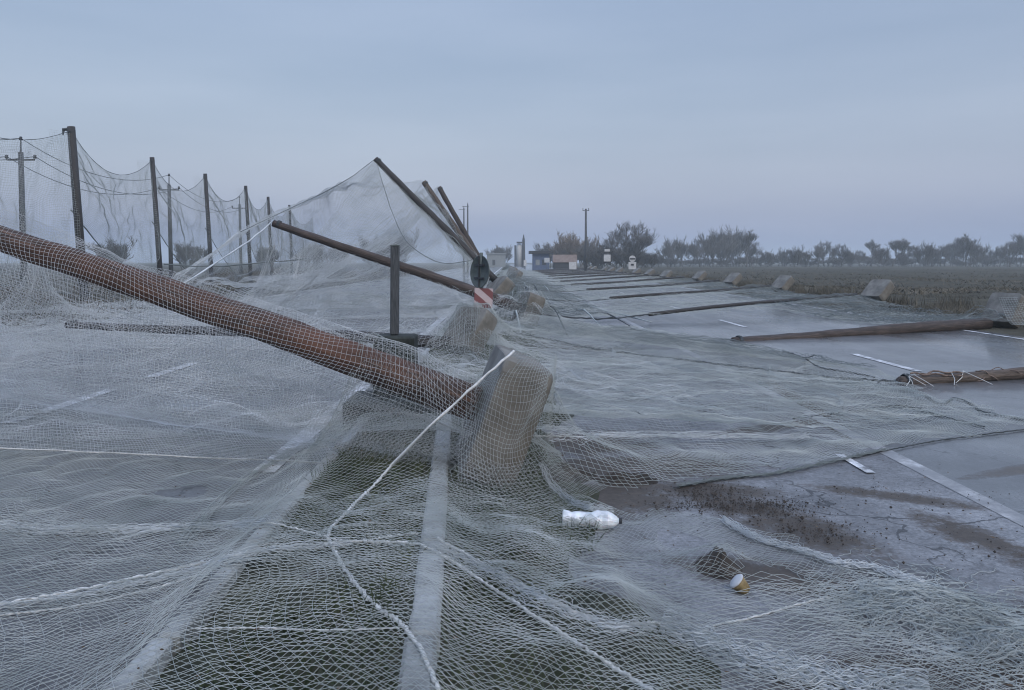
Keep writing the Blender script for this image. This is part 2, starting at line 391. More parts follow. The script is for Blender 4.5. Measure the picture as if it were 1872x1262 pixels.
def fallen_post(base, top, r0, r1, mat, dc, dax, label, rad=.46, th=.36, cat='net post', group='posts with concrete footings', bend=.0, name='net_post'):
    base = Vector(base); top = Vector(top)
    root = empty(name, (dc[0], dc[1], 0), label, cat, group)
    # wood built along its own x so the grain runs lengthwise
    L = (top - base).length; n = 26; V = []; k = 14; rr = random.Random(int(abs(base.x * 91 + base.y * 17)))
    for i in range(n + 1):
        t = i / n; r = r0 + (r1 - r0) * t
        for j in range(k):
            a = 2 * math.pi * j / k
            q = r * (1 + .04 * math.sin(3 * a + 9 * t) + .03 * math.sin(5 * a - 31 * t) + .035 * math.sin(47 * t + a) + rr.uniform(-.045, .045))
            V.append((L * t, math.cos(a) * q + bend * math.sin(math.pi * t), math.sin(a) * q + .02 * math.sin(5 * t)))
    fs = [tuple(range(k - 1, -1, -1)), tuple(range(n * k, (n + 1) * k))]
    for i in range(n):
        for j in range(k): fs.append((i * k + j, i * k + (j + 1) % k, (i + 1) * k + (j + 1) % k, (i + 1) * k + j))
    me = bpy.data.meshes.new('pole'); me.from_pydata(V, [], fs); me.update()
    me.polygons.foreach_set("use_smooth", np.ones(len(me.polygons), dtype=bool)); me.materials.append(mat)
    o = bpy.data.objects.new('pole', me); COL.objects.link(o); o.parent = root
    d = (top - base).normalized(); R = d.to_track_quat('X', 'Z')
    o.location = base - Vector(root.location); o.rotation_mode = 'QUATERNION'; o.rotation_quaternion = R
    # a couple of turns of binding rope near the tip
    mb = MB()
    if dax is not None:
        drum(mb, dc, dax, rad, th); mb.build('concrete_footing', M['concrete'], root, False)
    mb = MB(); c0 = base.lerp(top, .985); u = d.cross(Vector((0, 0, 1))).normalized(); w = d.cross(u)
    pts = [c0 - d * (.012 * i / 6) + (u * math.cos(i * .7) + w * math.sin(i * .7)) * (r1 + .008) for i in range(36)]
    mb.tube(pts, .009, 5); mb.build('rope_lashing', M['rope_dark'], root)
    return root
POSTS = []   # (base, top, radius) used as things the nets hang over
def reg(b, t, r): POSTS.append((np.array(b, float), np.array(t, float), r))

E0 = P(872, 740, 5.55); E1 = E0 + (P(0, 437, 6.2) - E0) * 1.6
Edc = P(918, 757, 5.62); Eax = (-.90, -.10, .35)
fallen_post(E0, E1, .130, .090, M['wood_red'], Edc, Eax, 'thick reddish brown pole leaning over the foreground from a big tan concrete footing', .45, .37, bend=-.03)
reg(E0, E1, .14)
D0 = np.array((.32, 18.3, .46)); D1 = P(500, 407, 18.4)
fallen_post(D0, D1, .135, .085, M['wood'], (.47, 18.4, .42), (-.93, -.25, .35), 'brown pole slanting low to the left from behind the red and white striped panel', .42, .42)
reg(D0, D1, .11)
A0 = P(905, 512, 27); A1 = P(687, 290, 27)
fallen_post(A0, A1, .13, .10, M['wood_dark'], tuple(A0 + (.2, .2, -.35)), (-.75, -.2, .7), 'dark slanting pole that holds up the tall peak of the net', .45, .45); reg(A0, A1, .11)
B0 = P(896, 512, 36); B1 = P(775, 332, 36)
fallen_post(B0, B1, .15, .13, M['wood_grey'], tuple(B0 + (.2, .2, -.35)), (-.65, -.2, .7), 'left one of the two brown slanting poles close together right of the net peak', .45, .45); reg(B0, B1, .12)
C0 = P(897, 512, 45); C1 = P(803, 342, 45)
fallen_post(C0, C1, .16, .14, M['wood'], tuple(C0 + (.2, .2, -.35)), (-.5, -.2, .8), 'right one of the two brown slanting poles close together, left of the thin masts', .45, .45); reg(C0, C1, .13)
F0 = P(838, 628, 11.75); F1 = P(122, 592, 12.5)
fallen_post(F0, F1, .10, .055, M['wood_dark'], P(858, 606, 11.8), (-.62, -.55, .62), 'dark mossy pole lying level under the nets, from the footing below the striped panel', .36, .30)
reg(F0, F1, .09)
R0 = P(1806, 592, 18.3); R1 = P(1340, 626, 15.4)
Rdc = P(1838, 568, 18.5)
fallen_post(R0, R1, .14, .115, M['wood'], Rdc, (-.80, -.30, .52), 'dark wet pole lying across the right lane, its footing tipped up at the verge', .40, .36, bend=.05)
reg(R0, R1, .13)
S0 = P(2080, 672, 10.9); S1 = P(1645, 697, 10.0)
root = empty('net_wrapped_log', (S1[0], S1[1], 0), 'brown log wound with netting lying on the road at the right edge of the view', 'log')
fr = fallen_post(S0, S1, .085, .08, M['wood_grey'], tuple(S0), None, 'x')
for ch in list(fr.children): 
    ch.parent = root; ch.location = ch.location + fr.location - root.location
for ch in list(root.children):
    if ch.name.startswith('rope_lashing'): pass
bpy.data.objects.remove(fr)

# right-hand row of tipped footings along the verge
RDR = []
for k in range(1, 13):
    y = 18.4 + 8.9 * k; x = 12.9 + .5 * math.sin(k * 2.1) * .6 + (.3 if k > 1 else 0)
    RDR.append((x, y))
first = None
words_ = ['tipped tan footing at the verge, second from the right behind the long dark pole', 'tipped tan footing at the verge, third from the right', 'tipped tan footing at the verge, fourth from the right',
          'tipped tan footing at the verge, fifth from the right', 'tipped tan footing far along the verge, sixth from the right', 'small tan footing far along the verge, seventh from the right']
for k, (x, y) in enumerate(RDR):
    lab = words_[k] if k < len(words_) else 'tiny pale footing in the distant run under the road signs'
    root = empty('concrete_footing', (x, y, 0), lab, 'footing', 'tipped footings along the right verge')
    if k < 6 or first is None:
        mb = MB(); tilt = .45 + .25 * rnd.random()
        tilt += .35; ax = Vector((-.70, -.20 - .2 * rnd.random(), tilt)); c = (x, y, .50 + .08 * rnd.random())
        drum(mb, c, ax, .43, .34); mb.build('footing_block', M['concrete'], root, False)
        first = root
    else:
        for ch in first.children:
            c = ch.copy(); COL.objects.link(c); c.parent = root
# median row beyond the slanting poles
MDR = [(.45 + .25 * math.sin(k * 1.7), 54 + 9 * k) for k in range(8)]
mfirst = None
for k, (x, y) in enumerate(MDR):
    root = empty('median_footing', (x, y, 0), 'small grey footing under the nets on the median, beyond the slanting poles', 'footing', 'footings along the median')
    if mfirst is None:
        mb = MB(); drum(mb, (x, y, .42), (-.7, -.4, .5), .42, .4); mb.build('footing_block', M['concrete'], root, False); mfirst = root
    else:
        for ch in mfirst.children:
            c = ch.copy(); COL.objects.link(c); c.parent = root

# standing posts on the far left
LP = [((-17.5, 30.7), (166, 551)), ((-18.5, 39.8), (306, 534)), ((-18.7, 47.0), (388, 526)), ((-18.8, 55), (457, 519)), ((-20, 64.5), (495, 513)), ((-20.7, 73), (532, 509))]
PX = [(130, 232), (278, 288), (375, 318), (449, 340), (490, 360), (529, 375)]
lab = ['thick dark standing post nearest on the left, holding the hung net', 'second standing post on the left, leaning slightly', 'third standing post on the left, beyond the utility pole with one crossarm in view',
       'fourth standing post on the left, beside the farthest utility pole', 'fifth standing post on the left, above the tip of the low brown pole', 'sixth and farthest standing post on the left, barely above the veil of net']
LTOP = []
for k, (((x, y), _), (px, py)) in enumerate(zip(LP, PX)):
    top = P(px, py, y); bx = top[0] + .55 - .05 * k; LTOP.append(top)
    r = .17 if k == 0 else .135
    root = empty('standing_post', (bx, y, 0), lab[k], 'post', 'standing posts along the left side')
    mb = MB(); mb.tube([(bx, y, -.2), (bx * .5 + top[0] * .5, y, top[2] * .5), tuple(top)], [r, r * .93, r * .85], 12, wob=.03)
    mb.build('post_shaft', M['wood_dark'], root, True)
    mb = MB(); mb.tube([tuple(top + np.array((r * .9 * math.cos(i * .6), r * .9 * math.sin(i * .6), -.14 - .006 * i))) for i in range(30)], .015, 5)
    if k == 0: mb.tube([tuple(top + np.array((-.02, 0, -.1))), tuple(top + np.array((-.28, -.05, -.12))), tuple(top + np.array((-.3, -.05, -.35)))], [.08, .07, .02], 6)
    mb.build('rope_lashing', M['rope_dark'], root)

# ---------------------------------------------------------------- netting
def tubes_from_grid(Nd, mask, r):
    """Nd: (m,n,3) knots; returns vertices and quads of three-sided twines along both directions"""
    m, n, _ = Nd.shape
    du = np.gradient(Nd, axis=0); dv = np.gradient(Nd, axis=1)
    nm = np.cross(du, dv); nm /= np.linalg.norm(nm, axis=-1, keepdims=True) + 1e-9
    Vs = []; Qs = []; off = 0
    for axis, T in ((0, du), (1, dv)):
        T = T / (np.linalg.norm(T, axis=-1, keepdims=True) + 1e-9); Bn = np.cross(T, nm)
        ring = [Nd + r * (math.cos(a) * nm + math.sin(a) * Bn) for a in (0, 2.094, 4.189)]
        V = np.stack(ring, 2).reshape(-1, 3); I = np.arange(m * n).reshape(m, n)
        if axis == 0: a = I[:-1]; b = I[1:]; k = mask[:-1] & mask[1:]
        else: a = I[:, :-1]; b = I[:, 1:]; k = mask[:, :-1] & mask[:, 1:]
        a = a[k]; b = b[k]
        for s in range(3):
            s2 = (s + 1) % 3
            Qs.append(np.stack([a * 3 + s, a * 3 + s2, b * 3 + s2, b * 3 + s], -1) + off)
        Vs.append(V); off += len(V)
    V = np.concatenate(Vs); Q = np.concatenate(Qs)
    used = np.zeros(len(V), bool); used[Q.ravel()] = True
    remap = np.cumsum(used) - 1
    return V[used], remap[Q]

def knots(Nd, mask, r, V, Q):
    p = Nd[mask]; n = len(p); o = np.array([(1, 0, 0), (-1, 0, 0), (0, 1, 0), (0, -1, 0), (0, 0, 1), (0, 0, -1.)])
    sc = r * rng.uniform(.7, 1.35, (n, 1, 1)); K = (p[:, None, :] + o[None] * sc).reshape(-1, 3)
    f = np.array([(0, 2, 4, 4), (2, 1, 4, 4), (1, 3, 4, 4), (3, 0, 4, 4), (2, 0, 5, 5), (1, 2, 5, 5), (3, 1, 5, 5), (0, 3, 5, 5)])
    f = np.array([(0, 2, 1, 4), (0, 3, 1, 4), (0, 2, 1, 5), (0, 3, 1, 5)])
    q = (np.arange(n)[:, None, None] * 6 + f[None]).reshape(-1, 4)
    return np.concatenate([V, K]), np.concatenate([Q, q + len(V)])
def cr(C, ts, axis):
    """Catmull-Rom along an axis; ts in [0, n-1]"""
    C = np.moveaxis(C, axis, 0); n = len(C)
    Cp = np.concatenate([[2 * C[0] - C[1]], C, [2 * C[-1] - C[-2]]])
    i = np.clip(np.floor(ts).astype(int), 0, n - 2); f = (ts - i).reshape((-1,) + (1,) * (C.ndim - 1))
    p0, p1, p2, p3 = Cp[i], Cp[i + 1], Cp[i + 2], Cp[i + 3]
    o = .5 * (2 * p1 + (p2 - p0) * f + (2 * p0 - 5 * p1 + 4 * p2 - p3) * f ** 2 + (3 * p1 - p0 - 3 * p2 + p3) * f ** 3)
    return np.moveaxis(o, 0, axis)
def arc_ts(C, axis, pitch):
    seg = np.linalg.norm(np.diff(C, axis=axis), axis=-1); seg = np.max(seg, axis=1 - axis) * .5 + np.mean(seg, axis=1 - axis) * .5
    cum = np.concatenate([[0], np.cumsum(seg)]); L = cum[-1]; k = max(3, int(L / pitch))
    return np.interp(np.linspace(0, L, k + 1), cum, np.arange(len(cum)))
def patch(name, ctrl, pitch, r, mat, parent, wrinkle=.03, seed=1, holes=0.0, zmin=.012, warp=.4, lo=.3, hi=2.0, knot=0):
    C = np.array(ctrl, float); tu = arc_ts(C, 0, pitch); tv = arc_ts(C, 1, pitch)
    S = cr(cr(C, tu, 0), tv, 1)
    # let the knots slide inside the sheet: bunched and stretched places
    m, n, _ = S.shape
    U, V = np.meshgrid(np.arange(m) * pitch, np.arange(n) * pitch, indexing='ij')
    f1 = smooth_noise(seed, 9, lo, hi); f2 = smooth_noise(seed + 1, 9, lo, hi); f3 = smooth_noise(seed + 2, 9, lo * 1.5, hi * 1.5)
    edge = np.minimum(np.minimum(U, U.max() - U), np.minimum(V, V.max() - V)); e = np.clip(edge / .5, 0, 1)
    du = np.gradient(S, axis=0) / pitch; dv = np.gradient(S, axis=1) / pitch
    nm = np.cross(du, dv); nm /= np.linalg.norm(nm, axis=-1, keepdims=True) + 1e-9
    S = S + (du * (f1(U, V) * warp * .12 * e)[..., None]) + (dv * (f2(U, V) * warp * .12 * e)[..., None]) + nm * (f3(U, V) * wrinkle * e)[..., None]
    S += rng.normal(0, pitch * .035, S.shape)
    S[..., 2] = np.maximum(S[..., 2], zmin)
    mask = np.ones((m, n), bool)
    if holes: mask = (smooth_noise(seed + 7, 9, .3, 1.5)(U, V) < holes)
    Vv, Q = tubes_from_grid(S, mask, r)
    if knot: Vv, Q = knots(S, mask, knot, Vv, Q)
    return link_mesh(name, Vv, Q, mat, parent), S

class Field:
    """a net stretched over what stands under it: relaxed until taut above the obstacles"""
    def __init__(s, x0, x1, y0, y1, h, obst, q, iters=500):
        s.x0, s.y0, s.h = x0, y0, h
        steps = [4, 2, 1]; z = None
        for st in steps:
            hh = h * st; xs = np.arange(x0, x1 + hh * .5, hh); ys = np.arange(y0, y1 + hh * .5, hh)
            X, Y = np.meshgrid(xs, ys, indexing='ij'); O = obst(X, Y, hh)
            if z is None: z = O.copy()
            else: z = np.maximum(s._bil(z, X, Y, ph), O)
            g = q * hh * hh / 4
            for _ in range(iters):
                p = np.pad(z, 1, mode='edge')
                z = np.maximum(O, .25 * (p[2:, 1:-1] + p[:-2, 1:-1] + p[1:-1, 2:] + p[1:-1, :-2]) - g)
            ph = hh
        s.z = z
    def _bil(s, z, X, Y, h):
        fx = np.clip((X - s.x0) / h, 0, z.shape[0] - 1.001); fy = np.clip((Y - s.y0) / h, 0, z.shape[1] - 1.001)
        i = fx.astype(int); j = fy.astype(int); a = fx - i; b = fy - j
        return (z[i, j] * (1 - a) * (1 - b) + z[i + 1, j] * a * (1 - b) + z[i, j + 1] * (1 - a) * b + z[i + 1, j + 1] * a * b)
    def __call__(s, X, Y): return s._bil(s.z, np.asarray(X, float), np.asarray(Y, float), s.h)

def seg_obst(X, Y, b, t, r, hh):
    """height of a lying pole"""
    d = t[:2] - b[:2]; L2 = (d ** 2).sum(); k = np.clip(((X - b[0]) * d[0] + (Y - b[1]) * d[1]) / L2, 0, 1)
    dist = np.hypot(X - (b[0] + k * d[0]), Y - (b[1] + k * d[1])); z = b[2] + k * (t[2] - b[2])
    return np.where(dist < max(r, hh * .75), z + np.sqrt(np.clip(r * r - np.minimum(dist, r * .8) ** 2, 0, None)), 0)
def blob(X, Y, cx, cy, rr, z, hh): return np.where(np.hypot(X - cx, Y - cy) < max(rr, hh * .75), z, 0)

def inpoly(X, Y, poly):
    poly = np.asarray(poly); c = np.zeros(X.shape, bool); n = len(poly)
    for i in range(n):
        x1, y1 = poly[i]; x2, y2 = poly[(i + 1) % n]
        hit = ((y1 > Y) != (y2 > Y)) & (X < (x2 - x1) * (Y - y1) / ((y2 - y1) if y2 != y1 else 1e-9) + x1); c ^= hit
    return c
def field_net(name, fld, x0, x1, y0, y1, pitch, r, mat, parent, poly=None, seed=1, warp=.12, wr=.02, rot=0.0, ragged=.12, lo=.15, hi=1.2, zoff=.01, an=(1, 1), turn=0.0, knot=0, tears=9):
    cx, cy = (x0 + x1) / 2, (y0 + y1) / 2; R = max(x1 - x0, y1 - y0) / 2 * (1.7 if rot else 1.0)
    ax = np.arange(-R if rot else x0 - cx, (R if rot else x1 - cx) + pitch * .5, pitch); ay = np.arange(-R if rot else y0 - cy, (R if rot else y1 - cy) + pitch * .5, pitch)
    A, B = np.meshgrid(ax, ay, indexing='ij'); c, s = math.cos(rot), math.sin(rot)
    X = (A * c - B * s) * an[0]; Y = (A * s + B * c) * an[1]; c, s = math.cos(turn), math.sin(turn)
    X, Y = cx + X * c - Y * s, cy + X * s + Y * c
    f1, f2, f3 = [smooth_noise(seed + i, 12, lo, hi) for i in range(3)]
    f4 = smooth_noise(seed + 5, 10, 1.2, 5)
    X2 = X + warp * f1(X, Y); Y2 = Y + warp * f2(X, Y)
    X2 = X2 + rng.normal(0, pitch * .05, X.shape); Y2 = Y2 + rng.normal(0, pitch * .05, X.shape)
    keep = (X2 > x0) & (X2 < x1) & (Y2 > y0) & (Y2 < y1)
    if poly is not None:
        rg = smooth_noise(seed + 9, 10, .6, 4); keep &= inpoly(X2 + ragged * rg(X, Y), Y2 + ragged * rg(Y, X), poly)
    Z = fld(X2, Y2) + zoff + np.abs(wr * (f3(X2, Y2) * .7 + f4(X2, Y2) * .5)) + np.abs(rng.normal(0, pitch * .04, X.shape))
    Nd = np.stack([X2, Y2, Z], -1)
    keep &= smooth_noise(seed + 13, 12, .25, 2.5)(X, Y) < tears
    Vv, Q = tubes_from_grid(Nd, keep, r)
    if knot: Vv, Q = knots(Nd, keep, knot, Vv, Q)
    return link_mesh(name, Vv, Q, mat, parent)
def drape(pts, fld, lift=.012, n=8, guess=None):
    """lay a rope on a net: the rope's course given by the places it is seen at"""
    out = []
    pts = np.array(pts, float); ts = np.linspace(0, len(pts) - 1, (len(pts) - 1) * n + 1); cp = cr(pts, ts, 0)
    for px, py in cp:
        dx, dz = (px - 930) / 1400, -(py - 478) / 1400; d = np.linspace(2.2, 22, 1600)
        z = CAM_H + dz * d; f = fld(dx * d, d); k = np.argmax(z <= f + lift)
        if not (z <= f + lift).any(): continue
        out.append((dx * d[k], d[k], z[k]))
    return out
def rope_mesh(name, pts, r, mat, parent, wob=.25, n=6):
    if len(pts) < 3: return
    pts = np.array(pts); ts = np.linspace(0, len(pts) - 1, len(pts) * 3); q = cr(pts, ts, 0)
    q = q + np.random.default_rng(len(pts)).normal(0, r * .35, q.shape)
    mb = MB(); mb.tube([tuple(p) for p in q], [r * (1 + rnd.uniform(-wob, wob)) for _ in q], n)
    return mb.build(name, mat, parent, True)

# --- foreground: net over the island, kerbs and big footing
def ob1(X, Y, hh):
    o = np.where((X > -1.40) & (X < KX(Y) + .07), .15, 0.0)
    o = np.maximum(o, np.where((X > -1.3) & (X < .5), .02 + isl(X, Y) * 1.1, 0))
    for k in range(len(DC)):
        pass
    o = np.maximum(o, blob(X, Y, -.05, 5.62, .2, .40, hh))
    o = np.maximum(o, blob(X, Y, 1.1, 3.98, .1, .10, hh)); o = np.maximum(o, blob(X, Y, -.95, 7.55, .22, .22, hh))
    o = np.maximum(o, seg_obst(X, Y, np.array((-.1, 5.6, .55)), np.array((-1.0, 5.7, .93)), .12, hh))
    return o
DC = []
F1f = Field(-5.5, 4.2, 1.9, 8.6, .05, ob1, 1.7, 260)
poly1 = [tuple(G(*p)) for p in [(940, 760), (985, 850), (1060, 925), (1180, 945), (1320, 950), (1440, 1000), (1590, 1038), (1690, 1072), (1600, 1125), (1640, 1200), (1872, 1290), (1990, 1500), (930, 1900)]] + [(-5.4, 2.0), (-5.4, 8.2), (-.8, 8.3)]
net1 = empty('foreground_net', (0, 4, 0), 'greyish white net spread over the foreground island and over the near concrete footing', 'net')
field_net('netting', F1f, -5.4, 4.1, 2.0, 8.3, .029, .00115, M['net'], net1, poly1, 31, .10, .022, .785, an=(1.12, .88), turn=.12, knot=.0024, tears=2.3)
# a second fold of the same net lying doubled
poly1b = [(-5.4, 2.0), (-5.4, 5.2), (-3.2, 4.9), (-1.7, 4.6), (-.9, 4.3), (-.3, 5.2), (.1, 5.4), (.5, 4.6), (1.0, 3.9), (1.9, 3.2), (2.2, 2.6), (1.3, 2.0)]
field_net('netting_fold', F1f, -5.4, 4.1, 2.0, 6.3, .045, .0012, M['net'], net1, poly1b, 47, .12, .03, .785, zoff=.025, an=(1.2, .8), turn=-.35)
for pts, r, mt in [
    ([(735, 830), (690, 880), (640, 930), (602, 972), (608, 1000), (640, 1055), (690, 1110), (735, 1142), (775, 1200), (805, 1275)], .0085, 'rope'),
    ([(-20, 1108), (150, 1078), (300, 1045), (400, 1022), (470, 1008), (560, 1002), (640, 990), (700, 992), (765, 996), (830, 1028), (900, 1075), (1000, 1140), (1100, 1205), (1200, 1268)], .0075, 'rope'),
    ([(-20, 960), (100, 966), (240, 969), (360, 964), (480, 955), (560, 972), (640, 990), (720, 980), (765, 975)], .005, 'rope'),
    ([(800, 985), (900, 1040), (1000, 1095), (1120, 1142), (1210, 1140), (1330, 1185), (1420, 1225), (1530, 1270)], .007, 'rope'),
    ([(1300, 1145), (1380, 1128), (1460, 1105), (1530, 1090), (1590, 1078), (1650, 1077), (1710, 1074)], .0045, 'rope'),
    ([(-20, 1127), (90, 1115), (180, 1100), (270, 1078), (350, 1055), (450, 1015)], .0045, 'rope'),
    ([(350, 1150), (470, 1148), (600, 1152), (730, 1148)], .003, 'rope')]:
    dp = drape(pts, F1f)
    if pts[0] == (735, 830): dp = [tuple(P(*q)) for q in ((941, 642, 5.10), (905, 672, 5.02), (868, 705, 4.98), (828, 741, 4.95), (785, 780, 4.92))] + dp[3:]
    rope_mesh('border_rope', dp, r, M[mt], net1)
hb = Edc; rows = [
    [P(918, 652, 5.75), P(945, 640, 5.45), P(985, 640, 5.25), P(1014, 646, 5.4), P(1018, 655, 5.8)],
    [P(866, 720, 5.3), P(905, 712, 5.10), P(950, 712, 5.05), P(996, 712, 5.15), P(1012, 725, 5.7)],
    [P(842, 800, 5.15), P(885, 800, 5.0), P(935, 800, 4.98), P(980, 800, 5.1), P(1012, 810, 5.6)],
    [P(838, 875, 4.98), P(892, 880, 4.88), P(950, 880, 4.92), P(1010, 872, 5.1), P(1050, 858, 5.5)],
    [P(830, 935, 4.86), P(905, 945, 4.76), P(985, 940, 4.8), P(1060, 915, 5.05), P(1110, 890, 5.4)]]
patch('netting_over_footing', rows, .034, .0011, M['net'], net1, .018, 57, warp=.5)
# bundled gathers of net: long loose ridges of twine
def bundle(pts, fld, parent, mat, width, nstr, r=.0018, name='gathered_netting', lift=.02):
    c = np.array(drape(pts, fld, lift)); 
    if len(c) < 4: return
    ts = np.linspace(0, len(c) - 1, len(c) * 4); c = cr(c, ts, 0); t = np.gradient(c, axis=0); s = np.stack([t[:, 1], -t[:, 0], 0 * t[:, 0]], -1)
    s /= np.linalg.norm(s, axis=1, keepdims=True) + 1e-9; mb_v = []; mb_q = []; off = 0; m = len(c)
    for k in range(nstr):
        ph = rng.uniform(0, 6.28, 3); a0 = rng.normal(0, width * .5); fr_ = rng.uniform(.1, .35, 2)
        i = np.arange(m); o = a0 + width * .25 * np.sin(i * fr_[0] + ph[0]) + width * .12 * np.sin(i * fr_[1] * 2.7 + ph[1])
        q = c + s * o[:, None]; q[:, 2] = fld(q[:, 0], q[:, 1]) + .01 + abs(rng.normal(0, .012)) + .01 * np.abs(np.sin(i * .4 + ph[2]))
        g = np.gradient(q, axis=0); g /= np.linalg.norm(g, axis=1, keepdims=True) + 1e-9; up = np.array((0, 0, 1.)); b = np.cross(g, up)
        ring = np.stack([q + r * (math.cos(a) * up + math.sin(a) * b) for a in (0, 2.09, 4.19)], 1).reshape(-1, 3)
        for e in range(3):
            j = np.arange(m - 1); mb_q.append(np.stack([j * 3 + e, j * 3 + (e + 1) % 3, (j + 1) * 3 + (e + 1) % 3, (j + 1) * 3 + e], -1) + off)
        mb_v.append(ring); off += len(ring)
    return link_mesh(name, np.concatenate(mb_v), np.concatenate(mb_q), mat, parent)
bundle([(1210, 1140), (1330, 1190), (1440, 1225), (1560, 1250), (1700, 1268)], F1f, net1, M['net_pale'], .10, 60)
bundle([(800, 1000), (900, 1050), (1000, 1105), (1100, 1145), (1200, 1150)], F1f, net1, M['net_pale'], .05, 22)
bundle([(1320, 950), (1380, 985), (1450, 1005), (1530, 1030), (1600, 1042), (1690, 1070)], F1f, net1, M['net_pale'], .045, 22)
bundle([(-20, 962), (150, 970), (300, 966), (480, 957)], F1f, net1, M['net_pale'], .07, 22)
bundle([(-20, 1115), (150, 1090), (300, 1058), (470, 1012), (640, 995)], F1f, net1, M['net_pale'], .04, 18)
bundle([(330, 1000), (420, 900), (520, 835), (640, 780)], F1f, net1, M['net'], .04, 16)

# loose tangles of net on the asphalt
def tangle(cx, cy, rx, ry, n, h, label, seed):
    r_ = np.random.default_rng(seed); root = empty('tangled_net', (cx, cy, 0), label, 'net scrap'); V = []; Q = []; off = 0
    for _ in range(n):
        m = 26; p = np.zeros((m, 3)); a = r_.uniform(0, 6.28); rr_ = np.sqrt(r_.uniform(0, 1)); p[0] = (cx + rx * rr_ * math.cos(a), cy + ry * rr_ * math.sin(a), .01)
        an = r_.uniform(0, 6.28); st = .022
        for i in range(1, m):
            an += r_.normal(0, .55); p[i] = p[i - 1] + (st * math.cos(an), st * math.sin(an), 0)
        dd = np.clip(1 - ((p[:, 0] - cx) / rx) ** 2 - ((p[:, 1] - cy) / ry) ** 2, 0, 1)
        p[:, 2] = .014 + dd * h * np.abs(np.sin(np.arange(m) * r_.uniform(.1, .5) + a)) 
        g = np.gradient(p, axis=0); g /= np.linalg.norm(g, axis=1, keepdims=True) + 1e-9; up = np.array((0, 0, 1.)); b = np.cross(g, up)
        ring = np.stack([p + .0016 * (math.cos(t) * up + math.sin(t) * b) for t in (0, 2.09, 4.19)], 1).reshape(-1, 3); j = np.arange(m - 1)
        for e in range(3): Q.append(np.stack([j * 3 + e, j * 3 + (e + 1) % 3, (j + 1) * 3 + (e + 1) % 3, (j + 1) * 3 + e], -1) + off)
        V.append(ring); off += len(ring)
    o = link_mesh('twine', np.concatenate(V), np.concatenate(Q), M['net'], root)
g = G(1680, 1120); tangle(g[0], g[1], .38, .34, 330, .06, 'pale heap of tangled net twine on the asphalt near the right front corner', 4)
g = G(1850, 1200); tangle(g[0], g[1], .22, .22, 120, .07, 'loose scrap of net twine at the lower right edge of the view', 5)

# --- curtain thrown over the thick foreground pole
def over_pole(b, t, us, secs):
    """secs: per station list of (forward offset in y, height factor of the pole height, dz, dx)"""
    C = []
    for u, sec in zip(us, secs):
        c = b + (t - b) * u; C.append([(c[0] + s[3], c[1] + s[0], max(.014, c[2] * s[1] + s[2])) for s in sec])
    return C
us = np.linspace(-.0, 1.0, 9); secs = []
for u in us:
    r = .20 - .06 * u; w = .06 * math.sin(9 * u)
    secs.append([(.28 + 2.4 * u, 0, .02, -.3 * u), (.24 + 1.8 * u, .10 + w * .5, .05, -.2), (.19 + 1.0 * u, .45 + w, .05, -.1 * u), (.15 + .3 * u, .80, .08, 0), (.12, 1, r * .8, 0), (0, 1, r + .01, 0), (-r * .8, 1, r * .6, 0), (-r - .015, 1, -.03, 0), (-r - .02, .92, -.12, 0),
                 (-.10 + w, .60, .0, 0), (.06 - w, .25, .0, .05), (.20, 0, .02, .1)])
C = over_pole(np.array(E0), np.array(E1), us, secs)
netE = empty('net_over_thick_pole', (-3, 6, 0), 'square meshed net hanging over the thick reddish pole down to the wet road', 'net')
patch('netting', C, .036, .0012, M['net_bright'], netE, .012, 61, warp=.45, knot=.0026)
hem = [C[i][-1] for i in range(len(C))]
rope_mesh('border_rope', [(x, y, .03) for x, y, z in hem], .006, M['rope'], netE)
# another layer fallen further back between the thick pole and the low mossy one
C = [[P(-60, 470, 9.5), P(150, 480, 9.6), P(400, 520, 9.6), P(600, 600, 9.4), P(660, 640, 9.0)],
     [P(-60, 560, 9.2), P(150, 560, 9.2), P(400, 585, 9.2), P(590, 625, 9.0), P(650, 670, 8.8)],
     [P(-60, 640, 8.9), P(150, 650, 8.8), P(400, 650, 8.8), P(585, 665, 8.6), P(650, 700, 8.4)],
     [P(-60, 722, 8.4), P(150, 735, 8.2), P(400, 735, 8.2), P(580, 735, 8.0), P(645, 735, 8.0)],
     [P(-60, 800, 6.9), P(150, 810, 6.8), P(400, 795, 7.05), P(570, 775, 7.3), P(640, 765, 7.5)]]
patch('netting_fold', C, .050, .0018, M['net_bright'], netE, .05, 71, warp=.5)

# --- left middle ground: nets over the low pole, the mossy pole and road
def ob4(X, Y, hh):
    o = np.where((X > -1.62) & (X < .5), .12, 0.0)
    for b, t, r in [(POSTS[1][0] - (0, 0, .05), POSTS[1][1] - (0, 0, .40), .09)] + POSTS[5:6]: o = np.maximum(o, seg_obst(X, Y, b, t, r, hh))
    o = np.maximum(o, blob(X, Y, -.65, 11.8, .2, .95, hh)); o = np.maximum(o, blob(X, Y, .5, 18.4, .2, .85, hh)); o = np.maximum(o, blob(X, Y, -.5, 14.0, .1, 1.0, hh))
    o = np.maximum(o, blob(X, Y, -12.3, 12, .2, .9, hh)); o = np.maximum(o, blob(X, Y, -13, 21, .2, 1.5, hh))
    return o
F4 = Field(-15, 2.4, 8.4, 30, .1, ob4, .42, 260)
net4 = empty('left_lane_net', (-5, 16, 0), 'veil of net over the left carriageway behind the thick reddish pole', 'net')
field_net('netting', F4, -14.8, 2.2, 8.7, 29, .075, .0017, M['net_pale'], net4, None, 81, .2, .05, .12)
field_net('netting_fold', F4, -14.8, 1.2, 12.4, 29, .10, .0029, M['net_pale'], net4, [(-14.8, 14), (-9, 12.6), (-4, 13.5), (1, 17), (.9, 28), (-14.8, 28)], 87, .3, .09, -.3, zoff=.05)
